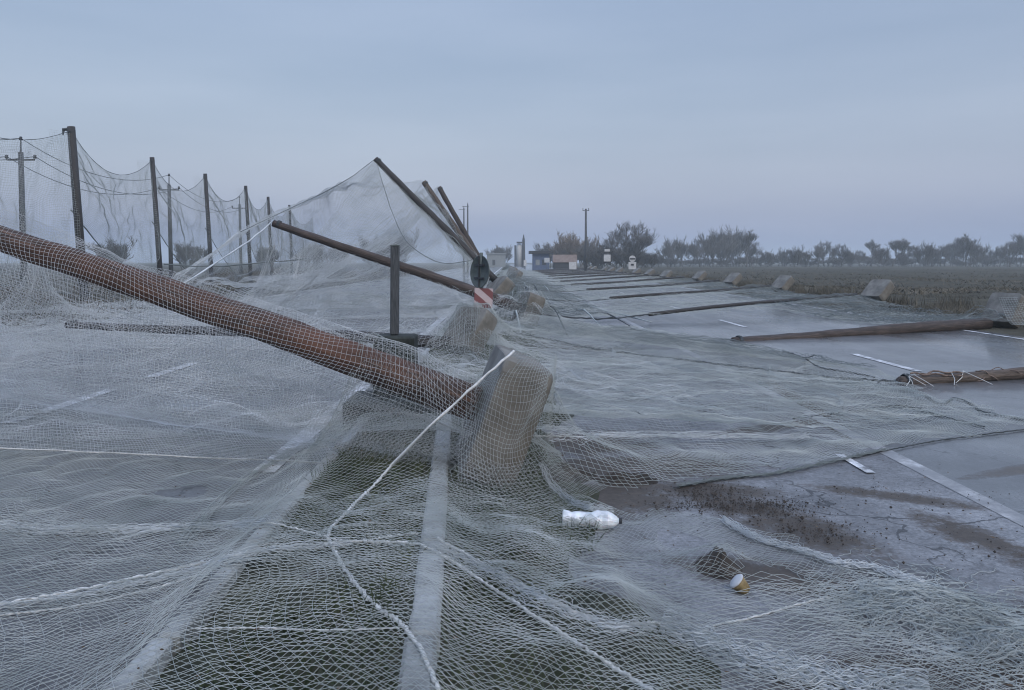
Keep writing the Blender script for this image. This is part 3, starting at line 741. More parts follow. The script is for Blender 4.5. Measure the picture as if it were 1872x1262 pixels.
rope_mesh('border_rope', [D1 + np.array((0, 0, .05)), P(460, 437, 17), P(400, 477, 15.2), P(330, 522, 13.4)], .017, M['net_pale'], net4)
rope_mesh('border_rope', [P(300, 484, 22), P(400, 487, 22), P(480, 480, 22), P(560, 473, 22)], .022, M['net_dark'], net4)

# --- tall peak on the slanting dark pole
netA = empty('peaked_net', (-5, 27, 0), 'tall tent of net hanging from the tip of the dark slanting pole', 'net')
def lerp(a, b, t): return np.asarray(a) + (np.asarray(b) - np.asarray(a)) * t
rows = []
gl = [P(330, 560, 21), P(440, 566, 20.5), P(560, 566, 20.5), P(680, 562, 21), P(780, 560, 22), P(862, 556, 24)]
for k, g_ in enumerate(gl):
    u = k / 5; top = lerp(A1, A0, min(1, u * .96)); mid = [lerp(top, g_, s) - np.array((0, 0, 1.15 * math.sin(math.pi * s) ** 1.0 * (1 - .75 * u))) for s in (.0, .25, .5, .75, 1.0)]
    rows.append(mid)
patch('netting', rows, .085, .0042, M['net_pale'], netA, .10, 91, warp=.9, lo=.1, hi=.9)
patch('netting_fold', [[p + np.array((-.25, .3, -.15)) * math.sin(math.pi * i / 4) for i, p in enumerate(r_)] for r_ in rows], .13, .0045, M['net'], netA, .16, 93, warp=1.0, lo=.1, hi=.9)
rows = [[lerp(A1, A0, .01), P(640, 326, 28), P(590, 354, 29), P(535, 380, 30), P(440, 425, 30), P(300, 530, 28)], [A1 + (-.1, 3, -.7), P(640, 346, 31), P(590, 370, 32), P(535, 392, 33), P(440, 435, 33), P(320, 528, 31)]]
for top, g_ in ((B1, P(372, 522, 36)), (B1 + (0, 4, -1.0), P(420, 518, 40)), (C1, P(470, 512, 45)), (C1 + (.3, 8, -2.5), P(520, 508, 56))):
    rows.append([lerp(top, g_, s) - np.array((0, 0, 1.5 * math.sin(math.pi * s))) for s in (.0, .2, .4, .6, .8, 1.0)])
patch('netting_roof', rows, .10, .0048, M['net_pale'], netA, .14, 95, warp=1.5, lo=.08, hi=.7)
# right flap between the pole shafts
rows = [[lerp(A1, A0, t) for t in np.linspace(.03, .98, 6)], [lerp(A1, A0, t) * .5 + lerp(B1, B0, t) * .5 - np.array((.15, 0, .5 * (1 - t))) for t in np.linspace(.1, .98, 6)], [lerp(B1, B0, t) for t in np.linspace(.05, .98, 6)]]
patch('netting_flap', rows, .11, .005, M['net'], netA, .08, 99)
seam = [A1, P(698, 330, 26.6), P(718, 390, 26.0), P(742, 440, 25.2), P(780, 470, 24.8), P(815, 482, 24.6), P(862, 476, 24.5)]
rope_mesh('border_rope', seam, .012, M['net_dark'], netA)
rope_mesh('border_rope', [A1, P(640, 325, 28), P(590, 353, 29), P(535, 379, 30), P(440, 424, 30)], .010, M['net_dark'], netA)

# --- curtains hung between the standing posts on the far left
prev = P(-199, 130, 21.7); tops = [prev] + LTOP + [np.array((-21.5, 84, 6.6))]
netL = empty('hanging_net_curtain', (-18, 40, 0), 'thin net curtain hung in swags between the dark standing posts on the left', 'net')
for k in range(len(tops) - 1):
    a, b = tops[k] - np.array((0, 0, .15)), tops[k + 1] - np.array((0, 0, .15)); rows = []
    for s in np.linspace(0, 1, 9):
        c = lerp(a, b, s); sag = (1.25 if k else 1.0) * 4 * s * (1 - s) * (1 - .25 * (s - .5)); top = c - np.array((0, 0, sag))
        # the hem starts half way down the near post and reaches the ground near the next one
        hem = c[2] * (.50 * (1 - s) ** 1.5) + .25 + (.0 if k else 1.4 * (1 - s))
        if k == 0: hem = 1.3 - 1.0 * s
        rows.append([top + (np.array((c[0] + .9 * math.sin(math.pi * v) * (.6 + .4 * math.sin(7 * s)), c[1], hem)) - top) * v for v in (0, .25, .5, .75, 1)])
    patch('netting', rows, .085, .0040, M['net'], netL, .06, 110 + k * 5, warp=1.3, lo=.12, hi=1.0)
    rope_mesh('border_rope', [r_[0] for r_ in rows], .011, M['rope_dark'], netL)
    rope_mesh('border_rope', [r_[-1] for r_ in rows], .022, M['net_dark'], netL)
    # loose end hanging beside the far post
    rw = [[b + np.array((-.35 * w_ - .1 * v, -.9 * w_, -(b[2] - .3) * v - .1)) + np.array((.25 * math.sin(4 * v) * w_, 0, 0)) for v in (0, .2, .4, .6, .8, 1)] for w_ in (0, .5, 1)]
    patch('netting_fold', rw, .11, .0028, M['net'], netL, .05, 140 + k * 3)

# --- right carriageway: the near sheet beside the footing
def ob2(X, Y, hh):
    o = blob(X, Y, .28, 5.85, .10, .62, hh); o = np.maximum(o, blob(X, Y, .5, 18.4, .3, .85, hh))
    o = np.maximum(o, seg_obst(X, Y, np.array((0.2, 15.5, .5)), np.array((5.0, 10.4, .07)), .05, hh))
    o = np.maximum(o, seg_obst(X, Y, R0, R1, .13, hh)); o = np.maximum(o, blob(X, Y, -.5, 13.9, .2, .8, hh)); o = np.maximum(o, blob(X, Y, -.6, 11.8, .2, .9, hh))
    o = np.maximum(o, np.where((X > -1.6) & (X < .1), .12, 0))
    o = np.maximum(o, seg_obst(X, Y, np.array((0.1, 7.1, .22)), np.array((2.6, 7.0, .04)), .04, hh))
    return o
F2 = Field(-1.4, 8.4, 4.6, 20, .07, ob2, .55, 300)
poly2 = [(.05, 5.55), (.25, 5.7)] + [tuple(G(*p)) for p in [(1030, 880), (1060, 905), (1140, 905), (1280, 882), (1400, 868), (1500, 848), (1600, 825), (1700, 808), (1800, 795), (1900, 782), (2000, 780), (1990, 795), (1872, 768), (1815, 762), (1780, 742), (1755, 732), (1720, 738), (1700, 722), (1640, 697), (1590, 688), (1490, 668), (1430, 640), (1345, 630), (1140, 596), (1000, 560), (900, 545)]] + [(-1.2, 18), (-1.2, 11)]
net2 = empty('right_lane_net', (3, 9, 0), 'grey green net sheet across the wet right lane, reaching to the wrapped log', 'net')
field_net('netting', F2, -1.3, 8.3, 5.2, 19, .038, .0016, M['net'], net2, poly2, 131, .14, .022, .25, ragged=.06)
field_net('netting_fold', F2, -1.3, 8.3, 7.0, 19, .048, .0018, M['net'], net2, [(-.2, 7.05), (1.2, 7.1), (2.8, 7.0), (4.3, 7.6), (4.9, 9.2), (4.6, 10.4), (2.4, 12.3), (1, 15), (-1, 16), (-1.2, 9)], 137, .2, .03, -.5, zoff=.03, ragged=.03)
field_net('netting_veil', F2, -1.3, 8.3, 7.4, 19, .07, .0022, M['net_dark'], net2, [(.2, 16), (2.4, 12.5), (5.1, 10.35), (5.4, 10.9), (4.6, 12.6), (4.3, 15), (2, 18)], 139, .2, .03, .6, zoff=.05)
for pts, r, mt in [([(945, 610), (1010, 622), (1100, 640), (1200, 652), (1300, 664), (1400, 676), (1500, 688), (1570, 694), (1650, 698)], .014, 'rope_dark'),
                   ([(1690, 722), (1720, 738), (1745, 728), (1775, 738), (1795, 752), (1825, 758), (1900, 772)], .008, 'rope_dark'),
                   ([(1430, 640), (1470, 655), (1500, 672), (1550, 680), (1600, 690)], .009, 'rope_dark'),
                   ([(1230, 892), (1300, 880), (1420, 865), (1500, 848), (1600, 828), (1700, 808), (1800, 794), (1900, 782)], .0055, 'rope_dark'),
                   ([(1450, 765), (1560, 752), (1650, 742), (1720, 760), (1800, 780)], .008, 'rope_dark'),
                   ([(950, 797), (1050, 798), (1150, 798), (1250, 797), (1350, 799), (1450, 797)], .004, 'rope')]:
    rope_mesh('border_rope', drape(pts, F2), r, M[mt], net2)
bundle([(1000, 795), (1100, 797), (1250, 797), (1400, 800), (1480, 800)], F2, net2, M['net_pale'], .05, 16)
bundle([(1240, 890), (1320, 876), (1420, 866), (1520, 845), (1620, 822)], F2, net2, M['net_dark'], .035, 18)
bundle([(990, 850), (1010, 890), (1060, 925), (1120, 935)], F1f, net1, M['net_pale'], .03, 16)

# --- the far right sheet with its slack cross ropes
XR = [(.46, 18.4, 12.9, 27.3)] + [(.5 + .1 * math.sin(k), 27 + 8.9 * (k - 1), 12.9, 27.3 + 8.9 * k) for k in range(1, 12)]
def ob3(X, Y, hh):
    o = np.zeros_like(X)
    for x, y in RDR: o = np.maximum(o, blob(X, Y, x - .65, y - .1, .15, .36, hh))
    o = np.maximum(o, blob(X, Y, Rdc[0] - .5, Rdc[1], .2, .42, hh))
    for y in [18.4, 27, 36, 45] + [m_[1] for m_ in MDR]: o = np.maximum(o, blob(X, Y, .3, y, .3, .75, hh))
    for k, (x0, y0, x1, y1) in enumerate(XR):
        o = np.maximum(o, seg_obst(X, Y, np.array((x0, y0, .5)), np.array((4.2, y0 + (y1 - y0) * .3, .10)), .04, hh)); o = np.maximum(o, seg_obst(X, Y, np.array((4.2, y0 + (y1 - y0) * .3, .10)), np.array((9.5, y0 + (y1 - y0) * .73, .26)), .04, hh))
        o = np.maximum(o, seg_obst(X, Y, np.array((9.5, y0 + (y1 - y0) * .73, .26)), np.array((x1 - .7, y1, .38)), .05, hh))
    o = np.maximum(o, np.where((X > 10.9), .05, 0))
    return o
F3 = Field(-1.6, 14.2, 14, 120, .2, ob3, .13, 300)
net3 = empty('far_lane_net', (6, 40, 0), 'long grey net sheet along the far right carriageway, ribbed by dark cross ropes', 'net')
nearedge = [(9.6, 17.6), (12.6, 17.6), (13.2, 26), (13.2, 60)]
field_net('netting', F3, -1.5, 13.3, 14, 62, .10, .0023, M['net'], net3, [(-1.4, 17), (1.2, 18.3), (4.1, 20.6), (8.2, 23.2), (8.8, 20.2), (9.6, 18.4), (12.2, 18.2), (13.2, 27), (13.2, 62), (-1.4, 62)], 151, .3, .035, .1, lo=.06, hi=.7)
field_net('netting_far', F3, -1.5, 13.3, 61, 119, .22, .0050, M['net'], net3, None, 157, .3, .04, .1, lo=.06, hi=.5)
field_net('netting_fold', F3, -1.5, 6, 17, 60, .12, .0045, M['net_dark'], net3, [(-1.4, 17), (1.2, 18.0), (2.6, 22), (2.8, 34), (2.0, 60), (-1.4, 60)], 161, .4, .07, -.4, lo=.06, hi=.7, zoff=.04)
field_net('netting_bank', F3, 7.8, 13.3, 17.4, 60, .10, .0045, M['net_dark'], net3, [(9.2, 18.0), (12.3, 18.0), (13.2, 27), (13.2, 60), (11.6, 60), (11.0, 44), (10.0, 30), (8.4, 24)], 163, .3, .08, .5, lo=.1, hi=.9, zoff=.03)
for k, (x0, y0, x1, y1) in enumerate(XR):
    pts = []
    for s in np.linspace(0, 1, 16):
        x = x0 + (x1 - .4 - x0) * s; y = y0 + (y1 - y0) * s + .15 * math.sin(9 * s + k)
        pts.append((x, y, float(F3(x, y)) + .02))
    a_ = np.array((x0 + (x1 - x0) * .27, y0 + (y1 - y0) * .27, .16)); b_ = np.array((x1 - .55, y1 - .1, .46)); rr_ = .050 + .004 * k
    lb = ['thin dark pole lying across the right lane just beyond the long wet pole', 'second thin dark pole across the right lane beyond the long wet pole', 'third thin dark pole across the right lane beyond the long wet pole']
    root = empty('fallen_pole', (a_[0], a_[1], 0), lb[k] if k < 3 else 'thin dark pole in the distant run of parallel poles lying across the right lane', 'pole', 'parallel poles lying across the far right lane')
    mb = MB(); mb.tube([tuple(a_ + (b_ - a_) * t_ + np.array((0, 0, .03 * math.sin(5 * t_ + k)))) for t_ in np.linspace(0, 1, 9)], [rr_ * (1.1 - .25 * abs(t_ - .3)) for t_ in np.linspace(0, 1, 9)], 8, wob=.06); mb.build('pole_shaft', M['wood_dark'], root, True)
    c_ = np.array((x0 + .1, y0, .35)); rope_mesh('cross_rope', [tuple(c_ + (a_ - c_) * t_ - np.array((0, 0, .12 * math.sin(math.pi * t_)))) for t_ in np.linspace(0, 1, 8)], .025, M['rope_dark'], net3, .3)
for k in range(3):
    pts = [(x, 0, 0) for x in ()]
# light fan of gathered net running from the far median down to the low pole's footing
for k in range(5):
    xx = .2 + .55 * k; pts = []
    for s in np.linspace(0, 1, 14):
        y = 52 * (1 - s) + (15 + 1.0 * k) * s; x = xx * (.3 + 1.2 * s ** 1.5) + .15 * math.sin(6 * s + k); pts.append((x, y, float(F3(x, y)) + .04))
    rope_mesh('net_fold_line', pts, .018, M['rope_dark'] if k % 2 else M['net'], net3, .5)
# flap hanging off the nearest right footing
rows = [[np.array((Rdc[0] + dx, Rdc[1] - .3 - .5 * v - .2 * v * dx, .62 * (1 - v) ** 1.2 + .12)) for v in (0, .33, .66, 1, 1.35)] for dx in (-.35, 0, .5, 1.2, 2.0)]
for r_ in rows: r_[-1][2] = .14; r_[-2][2] = .15
patch('netting_flap', rows, .06, .0032, M['net'], net3, .03, 171)

# netting and cord wound round the log
lw = MB(); d = Vector(S0 - S1); L = d.length; d.normalize(); u = d.cross(Vector((0, 0, 1))).normalized(); w = d.cross(u)
rlog = [o for o in bpy.data.objects if o.name.startswith('net_wrapped_log')][0]
for k in range(26):
    s = rnd.uniform(0, L * .98); a0 = rnd.uniform(0, 6.28); n = 16; ln = rnd.uniform(.15, .8); tw = rnd.uniform(-3, 3)
    lw.tube([Vector(S1) + d * min(L, s + ln * i / n) + (u * math.cos(a0 + tw * i / n) + w * math.sin(a0 + tw * i / n)) * (.093 + .018 * math.sin(i + k)) for i in range(n)], rnd.choice([.006, .008, .012]), 5)
lw.build('wound_netting', simple('brown_netting', (.07, .052, .045), (.22, .17, .145), 12, .85, bd=.004, world=True), rlog)
lw = MB()
for k in range(7):
    s = rnd.uniform(.0, 1.0); p = Vector(S1) + d * s; q = p + Vector((rnd.uniform(-.25, .3), -.25 + rnd.uniform(-.1, .1), -float(p.z) + .01))
    lw = MB(); lw.tube([p + w * -.09, (p + q) / 2 + Vector((0, -.05, .04)), q], .004, 4); lw.build('loose_cord', M['rope'], rlog)

# ---------------------------------------------------------------- sign post
sy = 14.0
sp = P(881, 0, sy); root = empty('road_sign', (sp[0], sy, 0), 'grey back of a round road sign above a red and white striped panel', 'sign')
mb = MB(); mb.tube([(sp[0], sy, 0), (sp[0] - .01, sy, 1.76)], .03, 10); mb.build('sign_post', M['metal'], root, True)
yaw = math.radians(62); nrm = Vector((math.cos(yaw) * -1 * 1.0, -math.sin(yaw) * .9, .05)).normalized()
nrm = Vector((-.80, -.60, .06)).normalized()
c = Vector(P(877, 497, sy)); mb = MB(); mb.lathe([(-.012, .001), (-.012, .295), (-.004, .302), (.006, .302), (.006, .285), (.0, .28), (.0, .001)], c, nrm, 40); mb.build('sign_disc', M['metal'], root, True)
mb = MB(); sd = nrm.cross(Vector((0, 0, 1))).normalized()
mb.tube([c + nrm * .022 + Vector((0, 0, -.28)), c + nrm * .022 + Vector((0, 0, .285))], .017, 8)
for dz in (-.12, .12): mb.box(c + nrm * .012 + Vector((0, 0, dz)), (.03, .30, .035), nrm.to_track_quat('X', 'Z').to_matrix())
mb.build('sign_bracket', M['dark'], root)
def stripe_mat():
    m, t, b = new_mat('hazard_stripes'); v = t.nodes.new("ShaderNodeTexCoord").outputs["Object"]; s = t.nodes.new("ShaderNodeSeparateXYZ"); t.links.new(v, s.inputs[0])
    k = math_(t, 'ADD', math_(t, 'MULTIPLY', s.outputs[0], .78), s.outputs[2]); k = math_(t, 'FRACT', math_(t, 'ADD', math_(t, 'MULTIPLY', k, 3.6), .62)); k = math_(t, 'GREATER_THAN', k, .5)
    n = noise(t, 20, 4, .6, v); col = mixc(t, k, (.15, .035, .042), (.46, .39, .41)); col = mixc(t, math_(t, 'MULTIPLY', n, .35), col, (.12, .09, .09))
    t.links.new(col, b.inputs["Base Color"]); b.inputs["Roughness"].default_value = .5; return m
M['stripes'] = stripe_mat()
c = P(884, 545, sy); mb = MB(); mb.box((0, 0, 0), (.34, .02, .36), bev=.006)
o = mb.build('striped_panel', M['stripes']); o.parent = root; o.location = Vector((c[0], c[1] - .045, c[2])) - Vector(root.location); o.rotation_euler = (math.radians(-4), math.radians(3), math.radians(8))

# ---------------------------------------------------------------- concrete pillar with stake, behind the thick pole
root = empty('concrete_pillar', (-1.16, 7.6, 0), 'dark mossy concrete pillar on a square base behind the thick pole', 'pillar')
mb = MB(); mb.box((-1.12, 7.6, .575), (.40, .34, .59), bev=.02); mb.build('pillar_shaft', M['dark_block'], root)
mb = MB(); mb.box((-1.08, 7.50, .15), (.96, .66, .26), bev=.02); mb.build('pillar_base', M['dark_block'], root)
root = empty('timber_stake', (-1.13, 7.6, .86), 'dark upright timber stake standing on the mossy pillar', 'stake')
mb = MB(); mb.box((-1.13, 7.6, 1.312), (.082, .075, .88), Matrix.Rotation(.006, 3, 'Y'), bev=.008); mb.build('stake_shaft', M['stake'], root)
mb = MB(); mb.box((-1.128, 7.6, 1.756), (.09, .083, .012), bev=.003); mb.build('stake_cap', M['metal'], root)

# ---------------------------------------------------------------- litter
g = G(1078, 968)
def bottle():
    root = empty('plastic_bottle', (g[0], g[1], 0), 'crumpled white plastic bottle lying on the shoulder right of the big footing', 'bottle')
    m, t, b = new_mat('milky_plastic'); n = noise(t, 14, 4, .6, coords(t)); t.links.new(ramp(t, n, [(.3, (.42, .47, .51)), (.6, (.72, .76, .80))]), b.inputs["Base Color"])
    b.inputs["Roughness"].default_value = .28; b.inputs["Subsurface Weight"].default_value = .15; bump(t, b, n, .01, .5)
    prof = [(0, .004), (0, .034), (.006, .044), (.03, .047), (.05, .043), (.07, .047), (.10, .044), (.13, .048), (.16, .044), (.19, .048), (.22, .045), (.25, .047), (.275, .040), (.295, .026), (.305, .016), (.312, .015)]
    ax = Vector((1, -.13, .012)).normalized(); mb = MB(); mb.lathe([(a_ * 1.08, b_ * 1.12) for a_, b_ in prof], (g[0] - .16, g[1] + .02, .056), ax, 28)
    rr = random.Random(2); vs = []
    for v in mb.v:
        k = 1 + .10 * math.sin(v[0] * 60 + v[2] * 40) * math.sin(v[1] * 50 + 1) + rr.uniform(-.03, .03); vs.append((v[0], g[1] + (v[1] - g[1]) * k, max(.008, .056 + (v[2] - .056) * k * (.92 + .1 * math.sin(v[0] * 25)))))
    mb.v = vs; mb.build('bottle_body', m, root, False)
    mb = MB(); mb.lathe([(0, .001), (0, .018), (.018, .018), (.018, .001)], Vector((g[0] - .16, g[1] + .02, .056)) + ax * .335, ax, 16); mb.build('bottle_cap', M['dark'], root, True)
bottle()
g2 = G(1352, 1085)
def cup():
    root = empty('crushed_cup', (g2[0], g2[1], 0), 'small crushed white and brown cup lying under the net near a dark clod', 'cup')
    ax = Vector((-.62, .05, .62)).normalized(); c = Vector((g2[0], g2[1], .045))
    m1 = simple('cup_brown', (.14, .10, .045), (.28, .22, .11), 30, .5, bd=.002)
    mb = MB(); mb.lathe([(-.045, .001), (-.045, .026), (-.03, .032), (.0, .037), (.018, .040), (.018, .036), (0, .033)], c, ax, 18, .08); mb.build('cup_body', m1, root, True)
    mb = MB(); mb.lathe([(.0185, .001), (.0185, .041), (.023, .042), (.027, .036), (.029, .001)], c, ax, 18, .05); mb.build('cup_lid', M['white_paint'], root, True)
cup()
# earth clods (uncountable crumbs) on the shoulder
def clods():
    V = []; Fs = []; r_ = random.Random(9)
    spots = [(1145, 875, .55, .18, 260), (1300, 905, .4, .14, 700), (1410, 935, .4, .14, 700), (1490, 975, .35, .13, 500), (1270, 930, .4, .1, 500), (1380, 925, .5, .10, 500), (1760, 920, .6, .2, 60), (1840, 1020, .5, .2, 60), (1560, 900, .6, .15, 70), (1650, 990, 1.2, .8, 110), (975, 870, .3, .25, 260)]
    ico = [(0, 0, 1), (.9, 0, .2), (.28, .85, .2), (-.72, .53, .2), (-.72, -.53, .2), (.28, -.85, .2), (0, 0, -.6)]
    fc = [(0, 1, 2), (0, 2, 3), (0, 3, 4), (0, 4, 5), (0, 5, 1), (6, 2, 1), (6, 3, 2), (6, 4, 3), (6, 5, 4), (6, 1, 5)]
    for px, py, sx, sy_, n in spots:
        c = G(px, py)
        for _ in range(int(n * 1.1)):
            x = c[0] + r_.gauss(0, sx * .45); y = c[1] + r_.gauss(0, sy_ * .8); s = min(.020, .0016 + r_.expovariate(1 / .0021)); b = len(V)
            for p in ico: V.append((x + p[0] * s * r_.uniform(.7, 1.3), y + p[1] * s * r_.uniform(.7, 1.3), .012 + s * .4 + p[2] * s * r_.uniform(.6, 1.2)))
            Fs += [tuple(i + b for i in q) for q in fc]
    o = link_mesh('earth_crumbs', V, Fs, M['clod']); tag(o, 'dark crumbs of earth scattered over the shoulder', 'earth', kind='stuff')
    def mound(px, py, rx, ry, h, label, seed):
        c = G(px, py); n1 = smooth_noise(seed, 22, 4, 45); ns = 72; V = []; Q = []
        for i in range(ns + 1):
            for j in range(ns + 1):
                a, b = i / ns * 2 - 1, j / ns * 2 - 1; x = c[0] + a * rx; y = c[1] + b * ry
                k = max(0, 1 - a * a - b * b); V.append((x, y, h * k ** 1.3 * (1 + .24 * float(n1(np.array(x), np.array(y)))) - .004))
        for i in range(ns):
            for j in range(ns): q = i * (ns + 1) + j; Q.append((q, q + ns + 1, q + ns + 2, q + 1))
        o = link_mesh('earth_mound', V, Q, M['clod'], None, True); tag(o, label, 'earth mound')
    mound(1145, 880, .26, .16, .06, 'dark clump of earth under the net edge right of the big footing', 3)
    mound(1312, 1040, .13, .16, .085, 'dark clod of earth under the net just above the crushed cup', 5)
    mound(1025, 872, .30, .22, .07, 'rough pile of dug earth against the right foot of the big footing', 12)
    mound(560, 1075, .5, .35, .07, 'brown patch of bare earth on the island between the kerbs', 8)
clods()

# ---------------------------------------------------------------- grass
def blades(name, pts, hmin, hmax, w, mat, label, lean=.5):
    n = len(pts); a = rng.uniform(0, 6.28, n); h = rng.uniform(hmin, hmax, n); ln = rng.normal(0, lean, (n, 2)) * h[:, None]
    ww = w * (.6 + .8 * rng.random(n)); dx = np.cos(a) * ww; dy = np.sin(a) * ww
    V = np.zeros((n, 3, 3)); V[:, 0] = pts + np.stack([-dx, -dy, 0 * dx], -1); V[:, 1] = pts + np.stack([dx, dy, 0 * dx], -1); V[:, 2] = pts + np.stack([ln[:, 0], ln[:, 1], h], -1)
    o = link_mesh(name, V.reshape(-1, 3), np.arange(3 * n).reshape(n, 3), mat); tag(o, label, 'grass', kind='stuff'); return o
n = 42000; x = rng.uniform(-1.28, .5, n); y = rng.uniform(2.2, 14, n); k = (SOILH(x * .7, y * .7) > -.5) & (np.abs(x - KX(y)) > .09); x, y = x[k], y[k]
z = np.where(x < KX(y), .02 + isl(x, y), .005 + .5 * isl(x, y) * (1 - np.clip((x + .37) / .92, 0, 1)))
blades('island_grass', np.stack([x, y, z - .01], -1), .03, .13, .0055, M['grass'], 'short dull green grass on the island under the net')
def litter():
    V = []; Q = []
    r_ = random.Random(31)
    for _ in range(2600):
        x, y = r_.uniform(-4.5, 3.4), r_.uniform(2.3, 8.5)
        if r_.random() < .5: x = r_.gauss(-.4, .9)
        z = float(F1f(x, y)) * r_.choice((0, 1, 1)) + .014; s_ = r_.uniform(.003, .014); a = r_.uniform(0, 6.28); w_ = s_ * r_.uniform(.2, .7); b = len(V)
        for k_, (p, q) in enumerate(((-s_, 0), (0, -w_), (s_, 0), (0, w_))): V.append((x + p * math.cos(a) - q * math.sin(a), y + p * math.sin(a) + q * math.cos(a), z + r_.uniform(-.002, .006)))
        Q.append((b, b + 1, b + 2, b + 3))
    tag(link_mesh('leaf_litter', V, Q, simple('dead_leaf', (.03, .022, .015), (.13, .09, .055), 40, .8, bd=0, world=True)), 'bits of dead leaf and weed caught in the near net', 'leaf litter', kind='stuff')
litter()
n = 12000; x = rng.uniform(-1.48, .5, n); y = rng.uniform(14, 70, n); blades('median_grass', np.stack([x, y, 0 * x + .05], -1), .05, .2, .015, M['grass'], 'dark grass along the median beyond the signs')
n = 150000; t_ = rng.random(n); y = 12 / (1 - t_ * (1 - 12 / 150.)); x = 11.3 + rng.random(n) * (1.05 * y + 2 - 11.3).clip(1, 200)
k = x > 11.2; x, y = x[k], y[k]; dens = FN(x * 1.5, y * 1.5) + .6 * smooth_noise(77, 10, .3, 1.5)(x, y); k = dens > rng.normal(.15, .35, dens.shape) ; x, y = x[k], y[k]
sc_ = np.clip(y / 30, .5, 3)
P3 = np.stack([x, y, field_z(x, y) - .03], -1)
near = y < 34
blades('verge_grass', P3[near], .04, .17, .009, M['drygrass'], 'rough dry grass and stubble on the near part of the right field', 1.0)
blades('field_grass', P3[~near], .05, .20, .035, M['drygrass'], 'rough dark grass over the far part of the right field', 1.2)
# scrubby pale clumps just behind the footings
pts = []
for _ in range(60):
    cx = 13.4 + abs(rnd.gauss(0, 1.6)); cy = rnd.uniform(19, 95)
    for _ in range(110): pts.append((cx + rnd.gauss(0, .28), cy + rnd.gauss(0, .28), .05))
blades('verge_tussocks', np.array(pts), .15, .5, .012, M['drygrass'], 'tussocks of dead grass behind the verge footings', .35)
n = 30000; y = rng.uniform(12, 110, n); x = -11.4 - rng.random(n) * 25; blades('left_grass', np.stack([x, y, 0 * x + .02], -1), .1, .35, .02, M['drygrass'], 'rough grass beyond the left carriageway')

# ---------------------------------------------------------------- winter trees
def grow(seed, H, spread, depth, trunk_r, nst=1, twig_r=.02, dens=1.0, up=.35, low=.35):
    r_ = random.Random(seed); tr = MB(); cw = MB()
    def br(p, d, L, r, k):
        n = 4 if k < 2 else 3; pts = [p]; q = d.copy()
        for i in range(n):
            q = (q + Vector((r_.gauss(0, .16), r_.gauss(0, .16), r_.gauss(0, .08) + .04))).normalized(); pts.append(pts[-1] + q * (L / n))
        (tr if k < 2 else cw).tube(pts, [max(twig_r, r * (1 - .45 * i / n)) if k < depth else max(twig_r * .5, r * (1 - .6 * i / n)) for i in range(n + 1)], 5 if k < 2 else 3, cap=False)
        if k >= depth: return
        m = int(round((3.3 + r_.random() * 1.8) * dens))
        for i in range(m):
            s = r_.uniform(low, 1.0); j = min(n - 1, int(s * n)); b = pts[j].lerp(pts[j + 1], s * n - j if j < n else 1)
            a = r_.uniform(0, 6.28); side = Vector((math.cos(a), math.sin(a), 0)); nd = (q * (1 - spread * .5) + side * spread * r_.uniform(.5, 1.1) + Vector((0, 0, up * r_.uniform(.1, 1)))).normalized()
            br(b, nd, L * r_.uniform(.52, .78), r * .55, k + 1)
    for s in range(nst):
        a = r_.uniform(0, 6.28); off = Vector((math.cos(a), math.sin(a), 0)) * (r_.uniform(.1, .5) * H * .34 if nst > 1 else 0)
        d = Vector((off.x * .25 / max(.1, H * .1), off.y * .25 / max(.1, H * .1), 1)).normalized()
        br(off, d, H * (.34 if nst == 1 else .36), trunk_r, 0)
    return tr, cw
def proto(name, seed, H, mat, **kw):
    tr, cw = grow(seed, H, **kw)
    mt = bpy.data.meshes.new('trunk'); mt.from_pydata(tr.v, [], tr.f); mt.materials.append(mat)
    mc = bpy.data.meshes.new('crown'); mc.from_pydata(cw.v, [], cw.f); mc.materials.append(mat)
    zs = np.array([v[2] for v in cw.v]); return (mt, mc, np.percentile(zs, 96))
PT = {
    'round': [proto('r', 21, 9, M['bark'], spread=.8, up=.4, depth=5, trunk_r=.10, nst=3, twig_r=.018, dens=1.0, low=.3)],
    'tree': [proto('t', 1, 9, M['bark'], up=.5, spread=.85, depth=5, trunk_r=.16, twig_r=.026, dens=1.2), proto('t', 2, 9, M['bark'], up=.8, spread=.6, depth=5, trunk_r=.14, twig_r=.024, dens=1.1)],
    'bush': [proto('b', s, 6, M['bark'], spread=.66, depth=4, trunk_r=.05, nst=8, up=.5, low=.10, twig_r=.026, dens=1.05) for s in (5, 6, 8, 9)],
    'warm': [proto('w', s, 6, M['bark_warm'], spread=.5, depth=4, trunk_r=.06, nst=9, up=.8, low=.12, twig_r=.026, dens=1.05) for s in (11, 12)],
}
def plant(kind, name, px, d, top_py, label, cat, group, wscale=1.0, base_z=-.1):
    mt, mc, zmax = rnd.choice(PT[kind]); H = CAM_H - (top_py - 478) / 1400 * d; s = H / zmax
    x = (px - 930) / 1400 * d; root = empty(name, (x, d, base_z), label, cat, group)
    root.scale = (s * wscale, s * wscale, s); root.rotation_euler = (0, 0, rnd.uniform(0, 6.28))
    for m, nm in ((mt, 'trunk'), (mc, 'crown')):
        o = bpy.data.objects.new(nm, m); COL.objects.link(o); o.parent = root
    return root
plant('round', 'bare_tree', 1141, 150, 414, 'tall round bare tree standing above the sign boards, right of the lone mast', 'tree', None, .95)
plant('warm', 'bare_shrub', 1030, 170, 436, 'broad tan leafless shrub behind the rose coloured kiosk', 'shrub', None, 1.2)
plant('warm', 'bare_shrub', 1058, 172, 440, 'tan leafless shrub at the foot of the lone mast', 'shrub', None, 1.0)
plant('bush', 'bare_shrub', 1008, 190, 449, 'faint small bare shrub left of the broad tan shrub', 'shrub', None, 1.0)
G1 = 'bare shrubs behind the sign boards'
